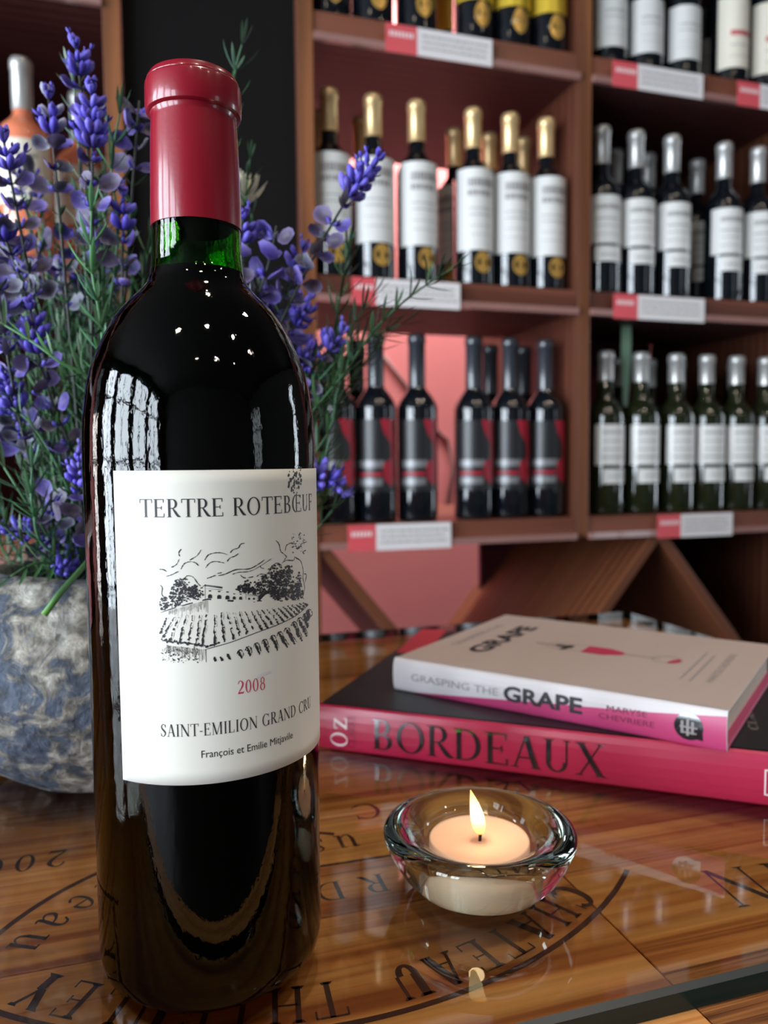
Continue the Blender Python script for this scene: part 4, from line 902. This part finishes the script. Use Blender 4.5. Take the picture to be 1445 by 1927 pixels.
# wine glass drawing lying along the cover
gy = cl(1135, 1226)[1]; gx = cl(1165, 1228)[0]; gl = cl(1250, 1246)[0]; sx_ = cl(1100, 1222)[0]
k = gx-sx_
wine_ = [[(gx-k*1.0, gy-.0085), (gx-k*.35, gy-.0088), (gx+k*.1, gy-.004), (gx+k*.22, gy), (gx+k*.1, gy+.004), (gx-k*.35, gy+.0088), (gx-k*1.0, gy+.0085)]]
flatpolys('wine_drawing', wine_, cm_, M['ink_red'], b2)
st = [[(gx+k*.2, gy-.0006), (gl-.004, gy-.0006), (gl-.004, gy+.0006), (gx+k*.2, gy+.0006)]]
for sg in (-1, 1): st.append([(gx-k*1.0, gy+sg*.0085), (gx-k*2.2, gy+sg*.0072), (gx-k*2.2, gy+sg*.0066), (gx-k*1.0, gy+sg*.0079)])
for a in range(0, 360, 15): st.append([(gl+.0085*math.cos(R(t))*s, gy+.0085*math.sin(R(t))*s) for t, s in ((a, 1), (a+15, 1), (a+15, .92), (a, .92))])
flatpolys('glass_drawing', st, cm_, M['print_grey'], b2)
flatpolys('wine_drawing', [[(gl+.0078*math.cos(R(a)), gy+.0078*math.sin(R(a))) for a in range(-80, 45, 12)]+[(gl+.004, gy+.003), (gl+.002, gy-.003)]], cm_, M['ink_red'], b2)
hx = cl(1068, 1216)[0]
flatpolys('corkscrew_drawing', [[(hx-.007, gy-.002), (hx+.004, gy-.002), (hx+.004, gy+.002), (hx-.007, gy+.003)], [(hx-.002, gy-.009), (hx+.001, gy-.009), (hx+.004, gy+.004), (hx+.0, gy+.004)], [(hx-.02, gy-.0005), (hx-.005, gy-.0005), (hx-.005, gy+.0005), (hx-.02, gy+.0005)]], cm_, M['ink'], b2)
# ================================================================ POTTED LAVENDER
def stonemat():
    m, nt, bs = nodes('mottled_stone'); L = nt.links.new; tc = nt.nodes.new('ShaderNodeTexCoord')
    n1 = nt.nodes.new('ShaderNodeTexNoise'); n1.inputs['Scale'].default_value = 62; n1.inputs['Detail'].default_value = 9; n1.inputs['Roughness'].default_value = .68; n1.inputs['Distortion'].default_value = .8
    n2 = nt.nodes.new('ShaderNodeTexNoise'); n2.inputs['Scale'].default_value = 150; n2.inputs['Detail'].default_value = 6
    n3 = nt.nodes.new('ShaderNodeTexNoise'); n3.inputs['Scale'].default_value = 17; n3.inputs['Detail'].default_value = 3
    for n in (n1, n2, n3): L(tc.outputs['Object'], n.inputs['Vector'])
    r1 = ramp(nt, [(.40, (.05, .07, .125)), (.50, (.09, .115, .165)), (.545, (.33, .30, .25)), (.62, (.62, .60, .55))]); 
    ad = nt.nodes.new('ShaderNodeMath'); ad.operation = 'MULTIPLY_ADD'; ad.inputs[1].default_value = .38; L(n3.outputs['Fac'], ad.inputs[0])
    mu = nt.nodes.new('ShaderNodeMath'); mu.operation = 'MULTIPLY'; mu.inputs[1].default_value = .66; L(n1.outputs['Fac'], mu.inputs[0]); L(mu.outputs[0], ad.inputs[2]); L(ad.outputs[0], r1.inputs[0])
    r2 = ramp(nt, [(.35, (.32, .32, .32)), (.6, (.82, .82, .82))]); L(n2.outputs['Fac'], r2.inputs[0])
    mx = nt.nodes.new('ShaderNodeMix'); mx.data_type = 'RGBA'; mx.blend_type = 'MULTIPLY'; mx.inputs[0].default_value = 1; L(r1.outputs[0], mx.inputs[6]); L(r2.outputs[0], mx.inputs[7]); L(mx.outputs[2], bs.inputs['Base Color'])
    bp = nt.nodes.new('ShaderNodeBump'); bp.inputs['Strength'].default_value = .9; bp.inputs['Distance'].default_value = .003; a2 = nt.nodes.new('ShaderNodeMath'); L(n1.outputs['Fac'], a2.inputs[0]); L(n2.outputs['Fac'], a2.inputs[1]); L(a2.outputs[0], bp.inputs['Height']); L(bp.outputs[0], bs.inputs['Normal'])
    bs.inputs['Roughness'].default_value = .75; return m
M['stone'] = stonemat(); M['soil'] = pm('dark_moss', (.012, .014, .010), .95, bump=(90, .8, .004), var=.4)
PX, PY = -.148, .408
pl = thing('potted_lavender', 'artificial lavender arrangement in a mottled blue-grey stone pot', 'potted plant', (PX, PY, .0001))
b = MB(); seg = 72; prof = [(.0005, .0), (.040, .0), (.0455, .002), (.054, .008), (.068, .019), (.081, .036), (.0880, .056), (.0870, .073), (.0810, .087), (.0720, .0975), (.0620, .1045), (.0540, .1070), (.0500, .1050), (.0480, .099), (.047, .088), (.0005, .087)]
b.lathe(prof[:-1]+[(.0005, .088)], seg)
b.v = [(lambda p, d: tuple(p+p.normalized()*d if p.z > .003 else p))(Vector(v), .0026*noise.noise(Vector(v)*22)+.0012*noise.noise(Vector(v)*70)) for v in b.v]
po = b.build('stone_pot', M['stone'], pl); fixn(po.data)
b = MB(); b.lathe([(.0002, .096), (.03, .097), (.0465, .093)], 24); b.build('moss', M['soil'], pl)
M['leaf'] = colattr('leaf_green', .5); M['petal'] = colattr('petal_violet', .55); M['stalk'] = colattr('stalk', .6)
GR = [(.030, .085, .030), (.045, .13, .05), (.055, .16, .075), (.025, .06, .028)]
PC = Vector((PX, PY, 0))
def loc(p): return Vector(p)-PC
def bez(p0, p1, p2, n):
    return [p0*(1-t)**2+p1*2*t*(1-t)+p2*t*t for t in [k/n for k in range(n+1)]]
def frame(t):
    a = t.orthogonal().normalized(); return a, t.cross(a).normalized()
def needle(mb, p, d, l, w_, c, curl=.15):
    """a blade: thin curved leaf with a folded midrib"""
    d = d.normalized(); a, n_ = frame(d); upv = Vector((0, 0, 1)); side = d.cross(upv)
    if side.length < .2: side = a
    side.normalize(); nn = side.cross(d).normalized(); vs = []; fs = []; cc = []; N = 4
    for k in range(N+1):
        t = k/N; q = p+d*l*t+nn*(curl*l*t*t); ww = w_*(.45+1.1*t)*(1-t**3)+w_*.05
        if k == N: ww = w_*.06
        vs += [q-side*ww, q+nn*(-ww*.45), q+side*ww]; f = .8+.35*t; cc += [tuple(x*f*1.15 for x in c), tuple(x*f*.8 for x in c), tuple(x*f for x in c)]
    for k in range(N): i = 3*k; fs += [(i, i+1, i+4, i+3), (i+1, i+2, i+5, i+4)]
    mb.add(vs, fs, 0, cc)
def petal_mesh(var):
    mb = MB(); rnd = random.Random(var); n = 10; m_ = 4
    cen = [(.050, .03, .20), (.075, .052, .28), (.065, .055, .11), (.055, .04, .075)][var % 4]; edge = [(.15, .115, .40), (.24, .19, .50), (.24, .25, .30), (.16, .12, .26)][var % 4]
    vs = [(0, 0, 0)]; cc = [tuple(x*.6 for x in cen)]
    for j in range(1, m_+1):
        t = j/m_
        for k in range(n):
            a = 2*math.pi*k/n; r_ = .5*t*(1+.08*rnd.uniform(-1, 1)); x = .5+r_*math.cos(a); y = r_*.82*math.sin(a)*(0.55+.45*min(1, x*1.6))
            z = .22*t*t*(.6+.4*math.cos(a))-.10+.05*rnd.uniform(-1, 1)*t
            vs.append((x-.02, y, z)); cc.append(tuple(cen[i]*(1-t**3)+edge[i]*t**3 for i in range(3)))
    vs[0] = (.48, 0, -.10)
    fs = [(0, 1+k, 1+(k+1) % n) for k in range(n)]+[(1+(j-1)*n+k, 1+j*n+k, 1+j*n+(k+1) % n, 1+(j-1)*n+(k+1) % n) for j in range(1, m_) for k in range(n)]
    mb.add(vs, fs, 0, cc); me = mb.mesh('petal', [M['petal']], True, True); return me
PET = [petal_mesh(i) for i in range(8)]
NPET = [0]
def put_petal(parent, p, d, size, var, roll=0):
    d = d.normalized(); zz = Vector((roll, -1.0, .5*roll+.3)); yy = zz.cross(d)
    if yy.length < .1: yy = Vector((1, 0, 0)).cross(d)
    yy.normalize(); zz = d.cross(yy); q = Matrix((d, yy, zz)).transposed().to_quaternion()
    o = bpy.data.objects.new('petal', PET[var % 8]); COL.objects.link(o); o.parent = parent; o.location = p; o.rotation_mode = 'QUATERNION'; o.rotation_quaternion = q; o.scale = (size, size, size); NPET[0] += 1
def floret(mb, p, d, l, c, rnd):
    """small tubular bud with a flared lip"""
    d = d.normalized(); a, n_ = frame(d); bend = Vector((0, 0, 1))*.35; pts = [p, p+d*l*.3, p+(d+bend*.3)*l*.6, p+(d+bend*.7)*l*.85, p+(d+bend)*l]
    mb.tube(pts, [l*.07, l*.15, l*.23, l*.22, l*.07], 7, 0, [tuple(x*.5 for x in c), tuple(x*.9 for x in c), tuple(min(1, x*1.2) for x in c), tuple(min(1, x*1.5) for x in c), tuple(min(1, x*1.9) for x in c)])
    if rnd.random() < .3:
        for s in (-1, 1): needle(mb, pts[4], (d+a*s*.7+Vector((0, 0, .5))), l*.5, l*.13, tuple(min(1, x*1.5) for x in c), .3)
BL = [(.045, .032, .28), (.065, .048, .36), (.10, .08, .42), (.05, .035, .22)]
def spike(mb, path, rnd, big=1.0, grey=0.0):
    """whorls of florets along path (list of points, tip last)"""
    N = len(path)
    for i, p in enumerate(path):
        t = (path[min(i+1, N-1)]-path[max(i-1, 0)]).normalized(); a, b_ = frame(t); f = 1-.45*i/N; nn = 7 if i < N-2 else 5
        for k in range(nn):
            an = 2*math.pi*(k+.5*(i % 2))/nn+rnd.uniform(-.2, .2); d = (a*math.cos(an)+b_*math.sin(an))*(1.0 if i < N-1 else .5)+t*(.55 if i < N-1 else 1.0)
            c = BL[rnd.randrange(4)]
            if rnd.random() < grey: c = (.22, .22, .30)
            floret(mb, p, d, .0070*big*f*rnd.uniform(.75, 1.2), c, rnd)
def flower_stem(tip, mid, base, name='flower_stem', spike_len=.018, petals=8, rnd=None, psize=.0085, big=1.0, grey=0.0, stalk=(.022, .028, .022), whorls=None, pstart=0.0, pend=.55):
    rnd = rnd or random.Random(int(tip.x*1e5) ^ int(tip.z*1e5)); pts = bez(tip, mid, base, 16); P = [loc(p) for p in pts]
    mb = MB(); mb.tube([tuple(p) for p in P[::-1]], [.0011-.0006*k/16 for k in range(17)], 5, 0, [stalk]*17); st = mb.build(name, M['stalk'], pl, colors=True)
    Ls = [0]
    for k in range(16): Ls.append(Ls[-1]+(P[k+1]-P[k]).length)
    def at(s):
        for k in range(16):
            if Ls[k+1] >= s: return P[k].lerp(P[k+1], (s-Ls[k])/(Ls[k+1]-Ls[k])), (P[k]-P[k+1]).normalized()
        return P[16], (P[15]-P[16]).normalized()
    if spike_len > 0:
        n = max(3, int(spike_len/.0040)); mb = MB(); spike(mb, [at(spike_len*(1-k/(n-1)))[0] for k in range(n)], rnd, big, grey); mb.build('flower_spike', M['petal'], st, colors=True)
    lm = MB(); s = spike_len+.006; cnt = 0; tot = Ls[-1]
    while cnt < petals and s < tot*pend:
        p, t = at(s); a, b_ = frame(t); k0 = rnd.uniform(0, 6.28); nn = 3 if rnd.random() < .5 else 2
        for k in range(nn):
            if cnt >= petals: break
            an = k0+k*2*math.pi/nn; d = a*math.cos(an)+b_*math.sin(an)+t*.35; v_ = rnd.randrange(8)
            if d.y < -.2 or rnd.random() < .8: put_petal(st, p+d.normalized()*.0015, d, psize*1.28*rnd.uniform(.7, 1.15), v_, rnd.uniform(-.9, .9)); cnt += 1
        for k in range(3): an = rnd.uniform(0, 6.28); d = a*math.cos(an)+b_*math.sin(an)+t*.6; needle(lm, p, d, rnd.uniform(.004, .008), .0009, rnd.choice([(.10, .13, .10), (.06, .10, .06), (.13, .13, .14)]), .2)
        for k in range(2): an = rnd.uniform(0, 6.28); d = a*math.cos(an)+b_*math.sin(an)+t*.4; floret(lm, p, d, .0042, rnd.choice(BL), rnd)
        s += rnd.uniform(.0075, .0105)
    while s < tot*.85:
        p, t = at(s); a, b_ = frame(t)
        for k in range(3): an = rnd.uniform(0, 6.28); d = a*math.cos(an)+b_*math.sin(an)+t*.5; needle(lm, p, d, rnd.uniform(.006, .012), .0009, rnd.choice(GR), .2)
        s += .008
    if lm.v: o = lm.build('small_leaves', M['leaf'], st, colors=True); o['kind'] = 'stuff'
    return st
def green_stem(pts, step=.0075, ll=.014, lw=.0009, c=None, rnd=None, name='green_sprig', rad=.0009, per=3):
    rnd = rnd or random.Random(int(pts[0].x*1e5)); P = [loc(p) for p in pts]; sm = []
    for i in range(len(P)-1):
        p0 = P[max(i-1, 0)]; p1 = P[i]; p2 = P[i+1]; p3 = P[min(i+2, len(P)-1)]
        for k in range(6+(i == len(P)-2)):
            t = k/6; sm.append(0.5*((2*p1)+(-p0+p2)*t+(2*p0-5*p1+4*p2-p3)*t*t+(-p0+3*p1-3*p2+p3)*t**3))
    c = c or rnd.choice(GR); mb = MB(); mb.tube(sm[::-1], [rad*(1-.55*k/len(sm)) for k in range(len(sm))], 6, 0, [tuple(x*1.2 for x in c)]*len(sm)); st = mb.build(name, M['stalk'], pl, colors=True)
    lm = MB(); acc = 0; flip = 0; t0 = (sm[0]-sm[1]).normalized()
    for k in range(3): a, b_ = frame(t0); an = k*2.1; needle(lm, sm[0], t0+(a*math.cos(an)+b_*math.sin(an))*.35, ll*.8, lw, c, .1)
    for i in range(1, len(sm)):
        acc += (sm[i]-sm[i-1]).length
        if acc >= step:
            acc = 0; t = (sm[i-1]-sm[i]).normalized(); side = t.cross(Vector((0, 1, 0)))
            side = side.normalized() if side.length > .1 else frame(t)[0]; dep = t.cross(side).normalized(); flip += 1
            for k in range(per):
                an = (0, math.pi, math.pi/2, -math.pi/2)[k % 4]+(math.pi/2*0 if flip % 2 else .5)+rnd.uniform(-.35, .35)
                needle(lm, sm[i], side*math.cos(an)*.9+dep*math.sin(an)*.9+t*rnd.uniform(.7, 1.1), ll*rnd.uniform(.75, 1.15), lw, tuple(x*rnd.uniform(.8, 1.25) for x in c), rnd.uniform(.0, .3))
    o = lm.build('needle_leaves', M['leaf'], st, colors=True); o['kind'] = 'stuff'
    return st
rg = random.Random(3)
def basept(): a = rg.uniform(0, 6.28); r_ = .034*math.sqrt(rg.random()); return Vector((PX+r_*math.cos(a), PY+r_*math.sin(a), .097))
def fs_(tx, ty, Y, mx, my, mY=None, **k):
    if k.get('spike_len', 1) > 0: ty += 20
    return flower_stem(atY(tx, ty, Y), atY(mx, my, mY or (Y+.02)), basept(), **k)
# stems seen clearly
fs_(143, 72, .37, 175, 330, .38, spike_len=.011, petals=7, psize=.0075, big=1.0)
fs_(172, 158, .345, 180, 600, .37, spike_len=.021, petals=11, psize=.0085, big=1.15, stalk=(.02, .018, .02))
fs_(92, 168, .36, 120, 480, .38, spike_len=.014, petals=8, grey=.45, psize=.0085)
fs_(708, 283, .38, 590, 420, .37, spike_len=.022, petals=13, psize=.0092, big=1.15, pend=.62)
fs_(232, 352, .36, 230, 640, .37, spike_len=.014, petals=7)
fs_(58, 566, .34, 75, 800, .35, spike_len=.018, petals=12, psize=.0090, big=1.05)
fs_(150, 850, .335, 140, 980, .36, spike_len=.012, petals=7, psize=.0082)
fs_(645, 905, .39, 585, 820, .37, spike_len=.022, petals=4, psize=.0080, big=1.2)
fs_(582, 640, .40, 540, 760, .40, spike_len=.012, petals=6)
fs_(458, 395, .37, 460, 560, .38, spike_len=.010, petals=10, psize=.0090)
fs_(8, 250, .33, 60, 560, .35, spike_len=.010, petals=12, psize=.0085)
fs_(-12, 380, .34, 100, 640, .36, spike_len=.012, petals=12, psize=.0088)
fs_(262, 190, .38, 235, 520, .38, spike_len=.0, petals=11, psize=.0088)
fs_(520, 425, .37, 500, 600, .38, spike_len=.0, petals=13, psize=.0100, pend=.7)
fs_(570, 455, .39, 530, 620, .39, spike_len=.010, petals=11, psize=.0090, pend=.7)
fs_(-5, 520, .34, 20, 800, .35, spike_len=.0, petals=10, psize=.0100)
fs_(15, 700, .35, 60, 900, .36, spike_len=.012, petals=8)
fs_(95, 930, .345, 100, 1010, .37, spike_len=.0, petals=8, psize=.0095, pend=.8)
fs_(112, 1050, .36, 130, 1060, .38, spike_len=.010, petals=0)
fs_(640, 610, .40, 590, 700, .40, spike_len=.010, petals=6, pend=.6)
fs_(20, 980, .36, 60, 1000, .37, spike_len=.010, petals=6, pend=.8)
for i in range(28):                                            # fuller growth behind
    x = rg.choice((rg.uniform(0, 285), rg.uniform(0, 285), rg.uniform(455, 610))); y = rg.uniform(300, 820) if x < 300 else rg.uniform(520, 800)
    fs_(x, y, rg.uniform(.39, .46), x*.6+70, y+200, .42, spike_len=rg.choice((0, 0, .009)), petals=6, psize=.0092)
def gs(pts, **k): return green_stem([atY(*p) for p in pts]+[basept()], **k)
gs([(172, 398, .325), (172, 500, .325), (188, 600, .33), (196, 690, .34), (200, 850, .36)], c=(.06, .19, .075), ll=.0150, step=.0100, lw=.0011, per=4)
gs([(-30, 590, .33), (55, 640, .325), (110, 680, .325), (175, 730, .335), (200, 900, .36)], c=(.045, .14, .045), ll=.0135, step=.0110, lw=.0010)
gs([(852, 505, .40), (790, 545, .40), (735, 590, .40), (690, 640, .40), (640, 720, .40), (560, 880, .40)], c=(.030, .085, .038), ll=.015, step=.0075, per=4)
gs([(755, 610, .41), (690, 640, .41), (640, 700, .41), (540, 900, .41)], c=(.028, .075, .034), ll=.017, step=.0065, per=4)
gs([(700, 560, .42), (660, 620, .42), (620, 720, .42), (520, 900, .42)], c=(.028, .08, .034), ll=.017, step=.006, per=4)
gs([(655, 470, .42), (640, 560, .42), (615, 680, .42), (540, 880, .42)], c=(.03, .085, .036), ll=.016, step=.006, per=4)
gs([(720, 640, .43), (660, 720, .43), (620, 800, .43), (560, 960, .42)], c=(.025, .07, .03), ll=.016, step=.006, per=4)
gs([(455, 85, .40), (440, 150, .40), (425, 300, .40), (420, 500, .40)], c=(.045, .12, .06), ll=.0155, step=.011, lw=.0009, per=4)
gs([(470, 300, .41), (462, 370, .41), (450, 500, .41)], c=(.035, .10, .045), ll=.012, step=.008, per=3)
gs([(8, 880, .34), (40, 930, .34), (90, 1010, .36)], c=(.05, .14, .06), ll=.016, step=.009)
gs([(60, 880, .34), (62, 960, .34), (100, 1040, .36)], c=(.05, .15, .07), ll=.014, step=.009)
gs([(-20, 960, .34), (30, 1010, .35), (100, 1060, .37)], c=(.04, .11, .04), ll=.015, step=.008)
gs([(20, 1085, .335), (70, 1060, .345), (130, 1070, .37)], c=(.04, .11, .04), ll=.015, step=.007)
gs([(130, 130, .38), (140, 170, .38), (150, 300, .38), (170, 600, .39)], c=(.10, .17, .11), ll=.012, step=.009)
gs([(225, 215, .37), (210, 320, .37), (215, 520, .38)], c=(.035, .11, .045), ll=.017, step=.010, per=4)
gs([(625, 960, .40), (590, 1000, .40), (520, 1040, .40)], c=(.03, .09, .04), ll=.013, step=.008)
gs([(10, 760, .35), (60, 800, .35), (120, 900, .36)], c=(.04, .12, .05), ll=.015, step=.009)
gs([(95, 745, .36), (110, 840, .36), (130, 960, .37)], c=(.04, .11, .05), ll=.014, step=.008)
for i in range(64):
    x = rg.choice((rg.uniform(-60, 285), rg.uniform(-60, 285), rg.uniform(-60, 285), rg.uniform(470, 660))); y = rg.uniform(330, 1000) if x < 300 else rg.uniform(560, 950); Y = rg.uniform(.38, .47)
    gs([(x, y, Y), (x*.8+40, y+110, Y), (x*.5+100, max(y+200, 1000), .41)], ll=.016, step=.0062, per=4, rnd=random.Random(i))
# thick cut stem hanging over the rim
b = MB(); L = [loc(atY(83, 1158, .318)), loc(atY(112, 1118, .322)), loc(atY(150, 1075, .335)), loc(atY(185, 1035, .36)), loc(atY(200, 1010, .39))]
b.tube(L, [.0015, .0014, .0012, .0011, .001], 8, 0, [(.10, .28, .04)]+[(.04, .12, .035)]*4); b.build('cut_stem', M['stalk'], pl, colors=True)
# cream bloom peeping out behind the capsule
M['bloom'] = pm('cream_bloom', (.78, .72, .52), .6, var=.1, vscale=60)
p0 = loc(atY(450, 350, .43)); st_ = MB(); st_.tube([tuple(loc(basept())), tuple(p0+Vector((0, .01, -.10))), tuple(p0)], [.001]*3, 6, 0, [(.03, .08, .03)]*3); sto = st_.build('bloom_stem', M['stalk'], pl, colors=True)
b = MB(); rr_ = random.Random(9)
for j in range(5):
    for k in range(10):
        an = k*.628+j*.3; el = .1+j*.3; d = Vector((math.cos(an)*math.cos(el), math.sin(an)*math.cos(el), math.sin(el)))
        needle(b, p0-Vector((0, 0, .010)), d+Vector((0, 0, .25)), .019-.001*j, .0026, (1, 1, 1), .35)
bl = b.build('cream_bloom', M['bloom'], sto)
print('petals', NPET[0])
# pale green reflection built as a strip below the middle shelf of the right bay, and a grey cable for the shadow lines on the wall
M['pale_green'] = pm('pale_green_glare', (.38, .60, .42), .5, var=.08)
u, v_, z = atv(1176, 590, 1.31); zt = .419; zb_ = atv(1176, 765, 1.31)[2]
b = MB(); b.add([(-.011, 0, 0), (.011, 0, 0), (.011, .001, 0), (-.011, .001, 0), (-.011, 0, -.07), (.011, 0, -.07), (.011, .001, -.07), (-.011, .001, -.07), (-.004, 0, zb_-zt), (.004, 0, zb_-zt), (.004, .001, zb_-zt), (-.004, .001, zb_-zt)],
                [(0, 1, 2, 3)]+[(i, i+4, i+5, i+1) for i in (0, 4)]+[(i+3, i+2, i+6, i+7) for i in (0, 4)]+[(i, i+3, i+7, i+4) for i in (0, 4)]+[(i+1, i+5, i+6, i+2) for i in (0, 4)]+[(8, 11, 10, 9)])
o = b.build('green_glare', M['pale_green'], smooth=False); o.location = W3(u, 1.305, zt-.0002); o.rotation_euler = (0, 0, TH); tag(o, 'pale green ribbon strip standing for a reflection below the middle shelf of the right bay', 'glare')
M['streak'] = pm('grey_streak', (.22, .13, .13), .6, var=.1)
b = MB(); L = [Vector(atv(x, y, VB-.006)) for x, y in ((715, 660), (760, 720), (800, 790), (842, 828), (852, 880), (838, 970))]; b.tube(L, .005, 6); o = b.build('wall_streak', M['streak']); o.rotation_euler = (0, 0, TH)  # thin tube stands in for shadow lines falling across the wall
tag(o, 'thin grey cable standing in for shadow on the pink wall behind the black bottles', 'streak')

# the room is turned so that shelves and walls lie square to the axes
for o in list(COL.objects):
    if o.parent is None: o.matrix_world = Matrix.Rotation(-TH, 4, 'Z') @ o.matrix_world if o.type in ('CAMERA',) else Matrix.Rotation(-TH, 4, 'Z') @ Matrix.LocRotScale(o.location, o.rotation_euler, o.scale)
